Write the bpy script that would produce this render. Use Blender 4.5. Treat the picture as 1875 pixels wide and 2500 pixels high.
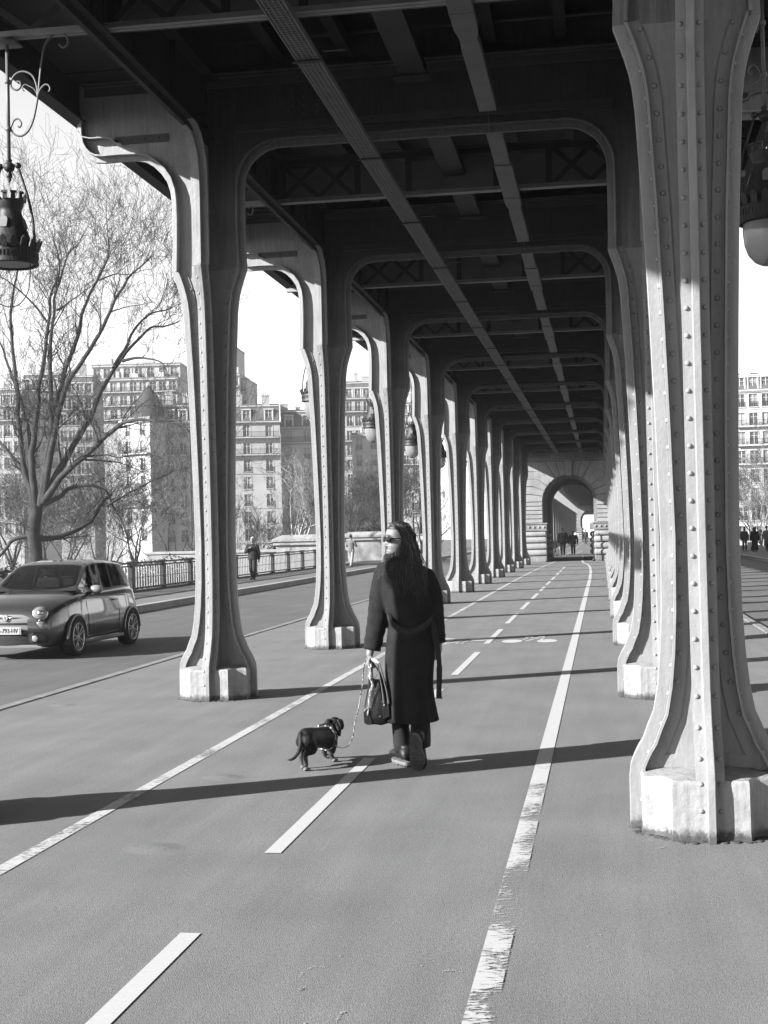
import bpy, math, random
from math import sin, cos, pi, radians as rad, sqrt, atan2
from mathutils import Vector, Matrix, noise
for o in list(bpy.data.objects): bpy.data.objects.remove(o)
SC = bpy.context.scene
COL = SC.collection
# ---------------------------------------------------------------- camera
F_PX, YAW, PITCH, ROLL = 3364.8, .15661, .01697, -.02292      # focal length in px of a 1875 px wide frame
CAM = Vector((0, 0, 1.65))
_f = Vector((-sin(YAW)*cos(PITCH), cos(YAW)*cos(PITCH), sin(PITCH)))
_r0 = Vector((cos(YAW), sin(YAW), 0)); _u0 = _r0.cross(_f)
_r = _r0*cos(ROLL) + _u0*sin(ROLL); _u = -_r0*sin(ROLL) + _u0*cos(ROLL)
cam = bpy.data.cameras.new("camera"); camo = bpy.data.objects.new("camera", cam); COL.objects.link(camo)
cam.sensor_fit = 'HORIZONTAL'; cam.sensor_width = 24.0; cam.lens = 24.0*F_PX/1875
cam.clip_start = .05; cam.clip_end = 3000
M4 = Matrix.Identity(4)
for i in range(3):
    M4[i][0] = _r[i]; M4[i][1] = _u[i]; M4[i][2] = -_f[i]; M4[i][3] = CAM[i]
camo.matrix_world = M4
SC.camera = camo
def ray(x, y): return _f*F_PX + _r*(x-937.5) - _u*(y-1250)
def atY(x, y, Y):
    d = ray(x, y); return CAM + d*(Y/d.y)
def atZ(x, y, z=0.0):
    d = ray(x, y); return CAM + d*((z-CAM.z)/d.z)
# ---------------------------------------------------------------- light
SUN_EL = rad(24); SUN_AZ = (-.845, -.534)        # horizontal direction towards the sun
w = bpy.data.worlds.new("World"); SC.world = w; w.use_nodes = True
nt = w.node_tree; nt.nodes.clear()
sky = nt.nodes.new('ShaderNodeTexSky'); sky.sky_type = 'NISHITA'; sky.sun_disc = False
sky.sun_elevation = SUN_EL; sky.sun_rotation = atan2(SUN_AZ[0], SUN_AZ[1]); sky.air_density = 1.0; sky.dust_density = .3
bw = nt.nodes.new('ShaderNodeRGBToBW'); bg = nt.nodes.new('ShaderNodeBackground'); wo = nt.nodes.new('ShaderNodeOutputWorld')
bg.inputs['Strength'].default_value = .07
nt.links.new(sky.outputs[0], bw.inputs[0]); nt.links.new(bw.outputs[0], bg.inputs['Color']); nt.links.new(bg.outputs[0], wo.inputs[0])
sl = bpy.data.lights.new("sun", 'SUN'); sl.energy = 5.0; sl.angle = rad(.5); sl.color = (1, 1, 1)
so = bpy.data.objects.new("sun", sl); COL.objects.link(so)
sd = Vector((SUN_AZ[0]*cos(SUN_EL), SUN_AZ[1]*cos(SUN_EL), sin(SUN_EL)))
so.rotation_euler = sd.to_track_quat('Z', 'Y').to_euler()
SC.view_settings.view_transform = 'Standard'; SC.view_settings.look = 'None'
SC.view_settings.exposure = 2.32; SC.view_settings.gamma = 1.0
SC.render.engine = 'CYCLES'
SC.render.resolution_x = 768; SC.render.resolution_y = 1024
# ---------------------------------------------------------------- materials
def new_mat(name):
    m = bpy.data.materials.new(name); m.use_nodes = True
    return m, m.node_tree, m.node_tree.nodes['Principled BSDF']
KA = .68
def mat(name, v, rough=.6, var=.15, scale=6.0, bump=.0, bscale=60.0, metal=0.0, spec=.5, stain=0.0, sscale=1.5, sdark=.3, coord='Object', fine=0.0, fscale=150.0, coat=0.0, sheen=0.0, streak=0.0):
    """grey procedural surface: value v, mottled by noise, optional stains and bump"""
    v = v*KA
    m, t, p = new_mat(name); N = t.nodes; L = t.links
    tc = N.new('ShaderNodeTexCoord')
    n = N.new('ShaderNodeTexNoise'); n.inputs['Scale'].default_value = scale; n.inputs['Detail'].default_value = 6
    L.new(tc.outputs[coord], n.inputs['Vector'])
    mr = N.new('ShaderNodeMapRange'); mr.inputs[1].default_value = .3; mr.inputs[2].default_value = .7
    mr.inputs[3].default_value = v*(1-var); mr.inputs[4].default_value = v*(1+var)
    L.new(n.outputs[0], mr.inputs[0]); cur = mr.outputs[0]
    if fine:
        n3 = N.new('ShaderNodeTexNoise'); n3.inputs['Scale'].default_value = fscale; n3.inputs['Detail'].default_value = 8; n3.inputs['Roughness'].default_value = .8
        L.new(tc.outputs[coord], n3.inputs['Vector'])
        m3 = N.new('ShaderNodeMapRange'); m3.inputs[1].default_value = .25; m3.inputs[2].default_value = .75; m3.inputs[3].default_value = 1-fine; m3.inputs[4].default_value = 1+fine
        L.new(n3.outputs[0], m3.inputs[0])
        mu = N.new('ShaderNodeMath'); mu.operation = 'MULTIPLY'; L.new(cur, mu.inputs[0]); L.new(m3.outputs[0], mu.inputs[1]); cur = mu.outputs[0]
    if stain:
        n2 = N.new('ShaderNodeTexNoise'); n2.inputs['Scale'].default_value = sscale; n2.inputs['Detail'].default_value = 8; n2.inputs['Roughness'].default_value = .7
        L.new(tc.outputs[coord], n2.inputs['Vector'])
        m2 = N.new('ShaderNodeMapRange'); m2.inputs[1].default_value = .52; m2.inputs[2].default_value = .68; m2.inputs[3].default_value = 0; m2.inputs[4].default_value = stain
        L.new(n2.outputs[0], m2.inputs[0])
        mx = N.new('ShaderNodeMix'); mx.data_type = 'FLOAT'
        L.new(m2.outputs[0], mx.inputs[0]); L.new(cur, mx.inputs[2]); mx.inputs[3].default_value = v*sdark; cur = mx.outputs[0]
    if streak:      # rain streaks, drawn out vertically
        mp = N.new('ShaderNodeMapping'); mp.inputs['Scale'].default_value = (1, 1, .07); L.new(tc.outputs[coord], mp.inputs[0])
        n4 = N.new('ShaderNodeTexNoise'); n4.inputs['Scale'].default_value = 26; n4.inputs['Detail'].default_value = 6; n4.inputs['Roughness'].default_value = .7; L.new(mp.outputs[0], n4.inputs['Vector'])
        m4 = N.new('ShaderNodeMapRange'); m4.inputs[1].default_value = .42; m4.inputs[2].default_value = .66; m4.inputs[3].default_value = 1.03; m4.inputs[4].default_value = 1-streak; L.new(n4.outputs[0], m4.inputs[0])
        mu = N.new('ShaderNodeMath'); mu.operation = 'MULTIPLY'; L.new(cur, mu.inputs[0]); L.new(m4.outputs[0], mu.inputs[1]); cur = mu.outputs[0]
    L.new(cur, p.inputs['Base Color'])
    p.inputs['Roughness'].default_value = rough; p.inputs['Metallic'].default_value = metal
    p.inputs['Specular IOR Level'].default_value = spec*.4
    if coat: p.inputs['Coat Weight'].default_value = coat; p.inputs['Coat Roughness'].default_value = .04
    if sheen: p.inputs['Sheen Weight'].default_value = sheen; p.inputs['Sheen Roughness'].default_value = .5
    if bump:
        nb = N.new('ShaderNodeTexNoise'); nb.inputs['Scale'].default_value = bscale; nb.inputs['Detail'].default_value = 4
        L.new(tc.outputs[coord], nb.inputs['Vector'])
        b = N.new('ShaderNodeBump'); b.inputs['Strength'].default_value = bump; b.inputs['Distance'].default_value = .01
        L.new(nb.outputs[0], b.inputs['Height']); L.new(b.outputs[0], p.inputs['Normal'])
    return m
# ---------------------------------------------------------------- mesh builder
class MB:
    def __init__(s): s.v = []; s.f = []; s.mi = []; s.cm = 0; s.T = None
    def add(s, vs, fs):
        b = len(s.v)
        if s.T is not None: vs = [s.T @ Vector(v) for v in vs]
        s.v += [tuple(v) for v in vs]; s.f += [tuple(b+i for i in f) for f in fs]; s.mi += [s.cm]*len(fs)
    def box(s, x0, x1, y0, y1, z0, z1):
        s.add([(x0,y0,z0),(x1,y0,z0),(x1,y1,z0),(x0,y1,z0),(x0,y0,z1),(x1,y0,z1),(x1,y1,z1),(x0,y1,z1)],
              [(0,3,2,1),(4,5,6,7),(0,1,5,4),(1,2,6,5),(2,3,7,6),(3,0,4,7)])
    def obox(s, c, sx, sy, sz, R):
        vs = []
        for k in (-1, 1):
            for (i, j) in ((-1,-1),(1,-1),(1,1),(-1,1)): vs.append(Vector(c) + R @ Vector((i*sx/2, j*sy/2, k*sz/2)))
        s.add(vs, [(0,3,2,1),(4,5,6,7),(0,1,5,4),(1,2,6,5),(2,3,7,6),(3,0,4,7)])
    def tube(s, pts, r, n=8, cap=True, closed=False, squash=None):
        pts = [Vector(p) for p in pts]; N = len(pts)
        if not hasattr(r, '__len__'): r = [r]*N
        vs = []; ref = None
        for i, p in enumerate(pts):
            if closed: t = pts[(i+1) % N] - pts[i-1]
            else: t = pts[min(i+1, N-1)] - pts[max(i-1, 0)]
            if t.length < 1e-9: t = Vector((0,0,1))
            t.normalize()
            if ref is None: ref = Vector((0,0,1)) if abs(t.z) < .9 else Vector((1,0,0))
            a = t.cross(ref)
            if a.length < 1e-4: a = t.orthogonal()
            a.normalize(); b = t.cross(a).normalized(); ref = -b if False else a.cross(t)
            for k in range(n):
                an = 2*pi*k/n; vs.append(p + a*(cos(an)*r[i]) + b*(sin(an)*r[i]*(squash or 1)))
        fs = []
        M = N if closed else N-1
        for i in range(M):
            j = (i+1) % N
            for k in range(n):
                k2 = (k+1) % n; fs.append((i*n+k, j*n+k, j*n+k2, i*n+k2))
        if cap and not closed:
            fs.append(tuple(range(n))); fs.append(tuple((N-1)*n+k for k in reversed(range(n))))
        s.add(vs, fs)
    def lathe(s, prof, c=(0,0,0), n=16, a0=0.0, a1=2*pi):
        full = abs(a1-a0-2*pi) < 1e-6; m = n if full else n+1
        vs = []
        for r, z in prof:
            for k in range(m):
                a = a0+(a1-a0)*k/n; vs.append((c[0]+r*cos(a), c[1]+r*sin(a), c[2]+z))
        fs = []
        for i in range(len(prof)-1):
            for k in range(n):
                k2 = (k+1) % m; fs.append((i*m+k, i*m+k2, (i+1)*m+k2, (i+1)*m+k))
        s.add(vs, fs)
    def sphere(s, c, r, n=12, m=8, sc=(1,1,1), R=None):
        vs = []; fs = []
        for i in range(m+1):
            th = pi*i/m
            for k in range(n):
                ph = 2*pi*k/n; v = Vector((sin(th)*cos(ph)*r*sc[0], sin(th)*sin(ph)*r*sc[1], cos(th)*r*sc[2]))
                if R: v = R @ v
                vs.append(Vector(c)+v)
        for i in range(m):
            for k in range(n):
                k2 = (k+1) % n; fs.append((i*n+k, (i+1)*n+k, (i+1)*n+k2, i*n+k2))
        s.add(vs, fs)
    def loft(s, rings, cap0=True, cap1=True, closed=True):
        n = len(rings[0]); vs = [v for r in rings for v in r]; fs = []
        for i in range(len(rings)-1):
            for k in range(n if closed else n-1):
                k2 = (k+1) % n; fs.append((i*n+k, i*n+k2, (i+1)*n+k2, (i+1)*n+k))
        if cap0: fs.append(tuple(reversed(range(n))))
        if cap1: fs.append(tuple((len(rings)-1)*n+k for k in range(n)))
        s.add(vs, fs)
    def prism(s, poly, fn, t0, t1):
        """poly: list of 2D points, fn(u, v, t) -> 3D point"""
        n = len(poly); vs = [fn(a, b, t0) for a, b in poly]+[fn(a, b, t1) for a, b in poly]
        s.add(vs, [tuple(reversed(range(n))), tuple(range(n, 2*n))]+[(i, (i+1) % n, n+(i+1) % n, n+i) for i in range(n)])
    def dome(s, c, nrm, r, n=7):
        nrm = Vector(nrm); a = nrm.orthogonal().normalized(); b = nrm.cross(a); c = Vector(c); vs = []
        for rr, h in ((1.0, 0.0), (.92, .38), (.55, .72)):
            for k in range(n): vs.append(c+nrm*(h*r)+(a*cos(2*pi*k/n)+b*sin(2*pi*k/n))*(rr*r))
        fs = [(i*n+k, i*n+(k+1) % n, (i+1)*n+(k+1) % n, (i+1)*n+k) for i in range(2) for k in range(n)]
        fs.append(tuple(2*n+k for k in range(n)))
        s.add(vs, fs)
    def band(s, path, off0, off1, t0, t1, fn, side=1):
        """rectangular bar swept along a 2D path; off = distance to the left (side=1) of it; fn(u, v, t)"""
        P = [Vector(p) for p in path]; N = len(P); nr = []
        for i in range(N):
            d1 = (P[i]-P[i-1]).normalized() if i > 0 else None; d2 = (P[i+1]-P[i]).normalized() if i < N-1 else None
            d = (d1 or d2)+(d2 or d1); d.normalize(); n_ = Vector((-d.y, d.x))*side
            if d1 and d2: n_ = n_/max(.5, d.dot(d1))
            nr.append(n_)
        vs = []
        for p, n_ in zip(P, nr):
            a = p+n_*off0; b = p+n_*off1
            vs += [fn(a.x, a.y, t0), fn(b.x, b.y, t0), fn(b.x, b.y, t1), fn(a.x, a.y, t1)]
        fs = [(i*4+k, i*4+(k+1) % 4, (i+1)*4+(k+1) % 4, (i+1)*4+k) for i in range(N-1) for k in range(4)]
        fs += [(3,2,1,0), tuple((N-1)*4+k for k in range(4))]
        s.add(vs, fs)
    def build(s, name, mats, parent=None, smooth=False, bevel=0, sub=0, loc=None):
        me = bpy.data.meshes.new(name); me.from_pydata(s.v, [], s.f); me.validate(); me.update()
        if not isinstance(mats, (list, tuple)): mats = [mats]
        for m in mats: me.materials.append(m)
        if len(mats) > 1:
            for p, k in zip(me.polygons, s.mi): p.material_index = k
        import bmesh
        bm = bmesh.new(); bm.from_mesh(me); bmesh.ops.recalc_face_normals(bm, faces=bm.faces); bm.to_mesh(me); bm.free()
        if smooth:
            for p in me.polygons: p.use_smooth = True
        o = bpy.data.objects.new(name, me); COL.objects.link(o)
        if parent: o.parent = parent
        if loc: o.location = loc
        if bevel:
            b = o.modifiers.new('bevel', 'BEVEL'); b.width = bevel; b.segments = 2; b.limit_method = 'ANGLE'; b.angle_limit = rad(40)
        if sub:
            b = o.modifiers.new('sub', 'SUBSURF'); b.levels = sub; b.render_levels = sub
        return o
def smooth_by_angle(o, ang=40):
    me = o.data
    for p in me.polygons: p.use_smooth = True
    try: me.set_sharp_from_angle(angle=rad(ang))
    except Exception: pass
    return o
def tag(o, label, cat, group=None, kind=None):
    if label: o['label'] = label
    if cat: o['category'] = cat
    if group: o['group'] = group
    if kind: o['kind'] = kind
    return o
def thing(name, label, cat, loc=(0,0,0), rz=0.0, group=None):
    o = bpy.data.objects.new(name, None); COL.objects.link(o); o.empty_display_size = .2
    o.location = loc; o.rotation_euler = (0, 0, rz); return tag(o, label, cat, group)
def struct(o): o['kind'] = 'structure'; return o
def dup(root, loc=None, label=None, rz=None, sc=None):
    def rec(o, par):
        c = o.copy(); COL.objects.link(c)
        if par is not None: c.parent = par
        for ch in KIDS(o): rec(ch, c)
        return c
    r = rec(root, None)
    if loc is not None: r.location = loc
    if rz is not None: r.rotation_euler = (0, 0, rz)
    if sc is not None: r.scale = sc
    if label: r['label'] = label
    return r
def KIDS(o): return [c for c in list(o.children)]
def spline(pts, n=8, closed=False):
    """Catmull-Rom through the points"""
    P = [Vector(p) for p in pts]; out = []; N = len(P)
    for i in range(N if closed else N-1):
        if closed: p0, p1, p2, p3 = P[i-1], P[i], P[(i+1) % N], P[(i+2) % N]
        else: p0, p1, p2, p3 = P[max(i-1,0)], P[i], P[i+1], P[min(i+2,N-1)]
        for k in range(n):
            t = k/n; out.append(.5*((2*p1)+(p2-p0)*t+(2*p0-5*p1+4*p2-p3)*t*t+(3*p1-p0-3*p2+p3)*t**3))
    if not closed: out.append(P[-1])
    return out
def lerp(a, b, t): return a+(b-a)*t
def interp(tab, x):
    if x <= tab[0][0]: return tab[0][1]
    for (x0, y0), (x1, y1) in zip(tab, tab[1:]):
        if x <= x1: return y0+(y1-y0)*(x-x0)/(x1-x0)
    return tab[-1][1]
# ================================================================ ground, roads, markings
XC = -1.735; G = 2.265; S = 6.18; Y0 = 7.80        # centre line, half gauge of the columns, bay length, first column
M_deck = mat('pavement asphalt', .134, .85, .10, 1.2, .5, 170, fine=.42, fscale=55, stain=.35, sscale=.45, sdark=.82)
M_road = mat('road asphalt', .086, .85, .12, .8, .4, 180, fine=.4, fscale=50, stain=.3, sscale=.35, sdark=.8)
M_walk = mat('side pavement', .12, .85, .15, .9, .3, 120, fine=.2, fscale=200)
M_kerb = mat('granite kerb', .25, .7, .2, 3, .3, 90, fine=.25, fscale=80)
M_kerb2 = mat('worn promenade kerb', .165, .8, .25, 3, .3, 90, fine=.25, fscale=60, stain=.6, sscale=1.6, sdark=.7)
M_earth = mat('bank earth', .08, .95, .3, .2, .3, 8)
def speckled(m, amt, size, dens, seed=0.0):
    """small pale grit and gum spots laid into a ground material"""
    t = m.node_tree; N = t.nodes; L = t.links; p = N['Principled BSDF']
    src = p.inputs['Base Color'].links[0].from_socket
    tc = N.new('ShaderNodeTexCoord'); mp = N.new('ShaderNodeMapping'); mp.inputs['Location'].default_value = (seed, seed*.7, 0)
    L.new(tc.outputs['Object'], mp.inputs[0])
    vo = N.new('ShaderNodeTexVoronoi'); vo.inputs['Scale'].default_value = dens; vo.voronoi_dimensions = '2D'; L.new(mp.outputs[0], vo.inputs['Vector'])
    sep = N.new('ShaderNodeSeparateColor'); L.new(vo.outputs['Color'], sep.inputs[0])
    lt = N.new('ShaderNodeMapRange'); lt.inputs[1].default_value = 0; lt.inputs[2].default_value = 1; lt.inputs[3].default_value = -size*.9; lt.inputs[4].default_value = size
    L.new(sep.outputs[0], lt.inputs[0])
    c = N.new('ShaderNodeMath'); c.operation = 'LESS_THAN'; L.new(vo.outputs['Distance'], c.inputs[0]); L.new(lt.outputs[0], c.inputs[1])
    k = N.new('ShaderNodeMath'); k.operation = 'MULTIPLY'; L.new(c.outputs[0], k.inputs[0]); L.new(sep.outputs[1], k.inputs[1])
    mx = N.new('ShaderNodeMix'); mx.data_type = 'FLOAT'; L.new(k.outputs[0], mx.inputs[0]); L.new(src, mx.inputs[2]); mx.inputs[3].default_value = amt
    L.new(mx.outputs[0], p.inputs['Base Color'])
speckled(M_deck, .12, .022, 2.6)
def tracks(m, amt):
    """faint darker wheel and foot tracks drawn out along the way"""
    t = m.node_tree; N = t.nodes; L = t.links; p = N['Principled BSDF']; src = p.inputs['Base Color'].links[0].from_socket
    tc = N.new('ShaderNodeTexCoord'); mp = N.new('ShaderNodeMapping'); mp.inputs['Scale'].default_value = (2.2, .16, 1); mp.inputs['Rotation'].default_value = (0, 0, .06); L.new(tc.outputs['Object'], mp.inputs[0])
    n = N.new('ShaderNodeTexNoise'); n.inputs['Scale'].default_value = 1.6; n.inputs['Detail'].default_value = 7; n.inputs['Roughness'].default_value = .65; L.new(mp.outputs[0], n.inputs['Vector'])
    r = N.new('ShaderNodeMapRange'); r.inputs[1].default_value = .35; r.inputs[2].default_value = .65; r.inputs[3].default_value = 1-amt; r.inputs[4].default_value = 1+amt; L.new(n.outputs[0], r.inputs[0])
    k = N.new('ShaderNodeMath'); k.operation = 'MULTIPLY'; L.new(src, k.inputs[0]); L.new(r.outputs[0], k.inputs[1]); L.new(k.outputs[0], p.inputs['Base Color'])
tracks(M_deck, .09); tracks(M_road, .10)
def paint(name, wear, hi=.25, y0=None):
    """worn road paint: holes in it let the asphalt show; wear 0..1, more of it between y0[0] and y0[1]"""
    m, t, p = new_mat(name); N = t.nodes; L = t.links
    tc = N.new('ShaderNodeTexCoord'); mp = N.new('ShaderNodeMapping'); mp.inputs['Scale'].default_value = (1.0, 3.0, 1); L.new(tc.outputs['Object'], mp.inputs[0])
    n = N.new('ShaderNodeTexNoise'); n.inputs['Scale'].default_value = 17; n.inputs['Detail'].default_value = 9; n.inputs['Roughness'].default_value = .8; L.new(mp.outputs[0], n.inputs['Vector'])
    n2 = N.new('ShaderNodeTexNoise'); n2.inputs['Scale'].default_value = 2.4; n2.inputs['Detail'].default_value = 4; L.new(tc.outputs['Object'], n2.inputs['Vector'])
    a = N.new('ShaderNodeMath'); a.operation = 'MULTIPLY_ADD'; a.inputs[1].default_value = .35; L.new(n2.outputs[0], a.inputs[0]); L.new(n.outputs[0], a.inputs[2])
    cur = a.outputs[0]
    if y0:
        se = N.new('ShaderNodeSeparateXYZ'); L.new(tc.outputs['Object'], se.inputs[0])
        g = N.new('ShaderNodeMapRange'); g.inputs[1].default_value = y0[0]; g.inputs[2].default_value = y0[1]; g.inputs[3].default_value = 0; g.inputs[4].default_value = .22; L.new(se.outputs[1], g.inputs[0])
        a2 = N.new('ShaderNodeMath'); L.new(cur, a2.inputs[0]); L.new(g.outputs[0], a2.inputs[1]); cur = a2.outputs[0]
        g2 = N.new('ShaderNodeMapRange'); g2.inputs[1].default_value = -.50; g2.inputs[2].default_value = -.41; g2.inputs[3].default_value = .02; g2.inputs[4].default_value = -.045; L.new(se.outputs[0], g2.inputs[0])
        a3 = N.new('ShaderNodeMath'); L.new(cur, a3.inputs[0]); L.new(g2.outputs[0], a3.inputs[1]); cur = a3.outputs[0]
        n5 = N.new('ShaderNodeTexNoise'); n5.inputs['Scale'].default_value = 1.3; n5.inputs['Detail'].default_value = 5; n5.inputs['Roughness'].default_value = .6; L.new(tc.outputs['Object'], n5.inputs['Vector'])
        g3 = N.new('ShaderNodeMapRange'); g3.inputs[1].default_value = .4; g3.inputs[2].default_value = .6; g3.inputs[3].default_value = -.055; g3.inputs[4].default_value = .07; L.new(n5.outputs[0], g3.inputs[0])
        a4 = N.new('ShaderNodeMath'); L.new(cur, a4.inputs[0]); L.new(g3.outputs[0], a4.inputs[1]); cur = a4.outputs[0]
    r = N.new('ShaderNodeMapRange'); r.inputs[1].default_value = wear; r.inputs[2].default_value = wear+.05; L.new(cur, r.inputs[0])
    mr = N.new('ShaderNodeMapRange'); mr.inputs[3].default_value = hi*.75; mr.inputs[4].default_value = hi*1.15; L.new(n.outputs[0], mr.inputs[0]); L.new(mr.outputs[0], p.inputs['Base Color'])
    p.inputs['Roughness'].default_value = .75; L.new(r.outputs[0], p.inputs['Alpha'])
    return m
M_p1 = paint('fresh line paint', .44); M_p2 = paint('scuffed line paint', .60); M_p3 = paint('worn line paint', .67, .25, (6.5, 11))
def sheet(name, x0, x1, y0, y1, z, m, t=.5):
    b = MB(); b.box(x0, x1, y0, y1, z-t, z); return struct(b.build(name, m))
sheet('ground', -900, 900, 100, 1500, -4.5, M_earth, 2)
bk = MB(); bk.box(-900, -15.9, -60, 99.9, -10.5, -9.0); struct(bk.build('river_bank', M_earth))
bk = MB(); bk.box(12.4, 900, -60, 99.9, -10.5, -9.0); struct(bk.build('river', mat('river water', .03, .08, .3, .3, .6, 3)))
sheet('promenade', XC-4.2, XC+4.2, -12, 260, 0, M_deck)
for sgn, nm in ((-1, 'west'), (1, 'east')):
    def X(a): return XC+sgn*a
    def pr(n, a, b, z, m, t=.5): return sheet(n, min(X(a), X(b)), max(X(a), X(b)), -12, 260, z, m, t)
    kb = MB()
    for k in range(140):
        y = -12+k*2.0; j = random.Random(k*3+sgn).uniform(-.004, .004)
        kb.box(min(X(4.2), X(4.34))+j, max(X(4.2), X(4.34))+j, y+.004, y+1.996, -.6, .012+j*.5)
    struct(kb.build('promenade_kerb', M_kerb2, bevel=.012))
    pr('road', 4.34, 10.06, -.19, M_road)
    kb = MB()
    for k in range(140):
        y = -12+k*2.0
        kb.box(min(X(10.06), X(10.32)), max(X(10.06), X(10.32)), y+.004, y+1.996, -.6, -.012)
    struct(kb.build('pavement_kerb', M_kerb, bevel=.015))
    pr('pavement', 10.32, 14.2, -.03, M_walk)
def line(name, pts, wd, m, z=.004):
    b = MB(); P = [Vector((p[0], p[1], 0)) for p in pts]; vs = []
    for i, p in enumerate(P):
        d = (P[min(i+1, len(P)-1)]-P[max(i-1, 0)]).normalized(); n_ = Vector((-d.y, d.x, 0))*wd/2
        vs += [p+n_+Vector((0,0,z)), p-n_+Vector((0,0,z))]
    b.add(vs, [(2*i, 2*i+1, 2*i+3, 2*i+2) for i in range(len(P)-1)])
    return struct(b.build(name, m))
line('lane_edge_line', [(-3.05, 2), (-3.04, 27), (-3.01, 45), (-2.93, 58), (-2.76, 68), (-2.62, 74.5), (-2.5, 92)], .092, M_p2)
line('lane_edge_line', [(-.455, 2), (-.455, 48), (-.49, 56), (-.56, 62), (-.70, 67.5), (-1.02, 72.5), (-1.12, 77), (-1.3, 92)], .108, M_p3)
for k in range(16):
    y = 2.55+k*4.5
    if y > 64: break
    line('lane_dash', [(-1.745, y), (-1.745, y+3.05)], .088, M_p1)
line('stop_bar', [(-2.75, 62.9), (-1.93, 62.9)], .16, M_p2)
line('stop_bar', [(-1.55, 62.9), (-1.0, 62.9)], .16, M_p2)
for y in (96, 101, 106, 112): line('lane_dash', [(-1.9+.01*(y-96), y), (-1.88+.01*(y-96), y+3)], .1, M_p1)
line('lane_edge_line', [(-2.5, 92), (-2.6, 190)], .1, M_p2)
def bike(cx, cy, flip):
    b = MB(); z = .0045; f = -1 if flip else 1
    def P(u, v): return (cx+f*u, cy+f*v, z)
    for wx in (-.265, .265):
        vs = [P(wx+.155*cos(2*pi*k/28), .31*sin(2*pi*k/28)) for k in range(28)]
        b.add(vs, [tuple(range(28))])
    def bar(u0, v0, u1, v1, wd=.035):
        d = Vector((u1-u0, (v1-v0)*.5)); d.normalize(); n_ = Vector((-d.y, d.x*2))*wd/2
        b.add([P(u0+n_.x, v0+n_.y), P(u1+n_.x, v1+n_.y), P(u1-n_.x, v1-n_.y), P(u0-n_.x, v0-n_.y)], [(0,1,2,3)])
    bar(-.12, .18, -.02, .75); bar(-.06, .6, .17, .6, .05); bar(-.02, .25, .17, .62); bar(.16, .25, .19, .82); bar(-.1, .72, .02, .72, .06); bar(.1, .82, .2, .85, .06); bar(-.06, .0, .04, .3, .05)
    return struct(b.build('cycle_symbol', M_p1))
bike(-1.125, 20.95, False); bike(-2.19, 21.35, True)
# low bumps where roots lift the asphalt, pale scuffs on it
for (px, py, r) in ((150, 1722, .16), (540, 1898, .17), (375, 2072, .18), (465, 1668, .1)):
    c = atZ(px, py); b = MB(); b.lathe([(r, .0002), (r*.85, .001), (r*.7, .003), (r*.5, .006), (r*.3, .0085), (r*.15, .009), (.001, .0092)], (0,0,0), 18)
    o = b.build('pavement_bump', M_deck, smooth=True); o.location = c; o.scale = (1, .8, 1); struct(o)
rs = random.Random(5)
sc_ = MB()
def scratch(x0, y0, n=9, ln=.02, wd=.006):
    p = atZ(x0, y0, .004); a = rs.uniform(-.5, .5); L_ = []
    for k in range(n):
        L_.append(p.copy()); a += rs.uniform(-.35, .35); p = p+Vector((cos(a), sin(a), 0))*ln
    vs = []
    for i, q in enumerate(L_):
        d = (L_[min(i+1, n-1)]-L_[max(i-1, 0)]).normalized(); n_ = Vector((-d.y, d.x, 0))*wd*rs.uniform(.3, 1)
        vs += [q+n_, q-n_]
    sc_.add(vs, [(2*i, 2*i+1, 2*i+3, 2*i+2) for i in range(n-1)])
for a in ((1600, 2071, 5, .016, .003),):
    scratch(*a)
for (x0, y0, x1, y1, bow) in ((728, 2386, 796, 2362, -14), (820, 2496, 842, 2470, -10), (730, 2416, 742, 2412, 0), (1080, 2372, 1124, 2372, -3)):
    for k in range(34):
        t = k/33; q = atZ(lerp(x0, x1, t)+rs.gauss(0, 1.6), lerp(y0, y1, t)+bow*sin(pi*t)+rs.gauss(0, 1.4), .0042); r = rs.uniform(.0012, .0032)
        sc_.add([(q.x+r*cos(2*pi*i/6)*rs.uniform(.6, 1.5), q.y+r*sin(2*pi*i/6)*rs.uniform(.7, 1.6), .0042) for i in range(6)], [tuple(range(6))])
if True:
    pass
for k in range(34):
    px = rs.uniform(0, 1875); py = 1700+rs.random()**1.3*800; q = atZ(px, py, .0042)
    if abs(q.x-XC) > 4: continue
    r = rs.uniform(.003, .006)*(1.7 if rs.random() < .15 else 1); n = 7
    sc_.add([(q.x+r*cos(2*pi*i/n)*rs.uniform(.6, 1.2), q.y+r*sin(2*pi*i/n)*rs.uniform(.7, 1.4), .0042) for i in range(n)], [tuple(range(n))])
tag(sc_.build('pavement_specks', mat('dried gum and chalk', .30, .8, .25, 20)), 'pale chalk scratches and gum spots scattered over the grey pavement', 'specks', kind='stuff')
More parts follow.
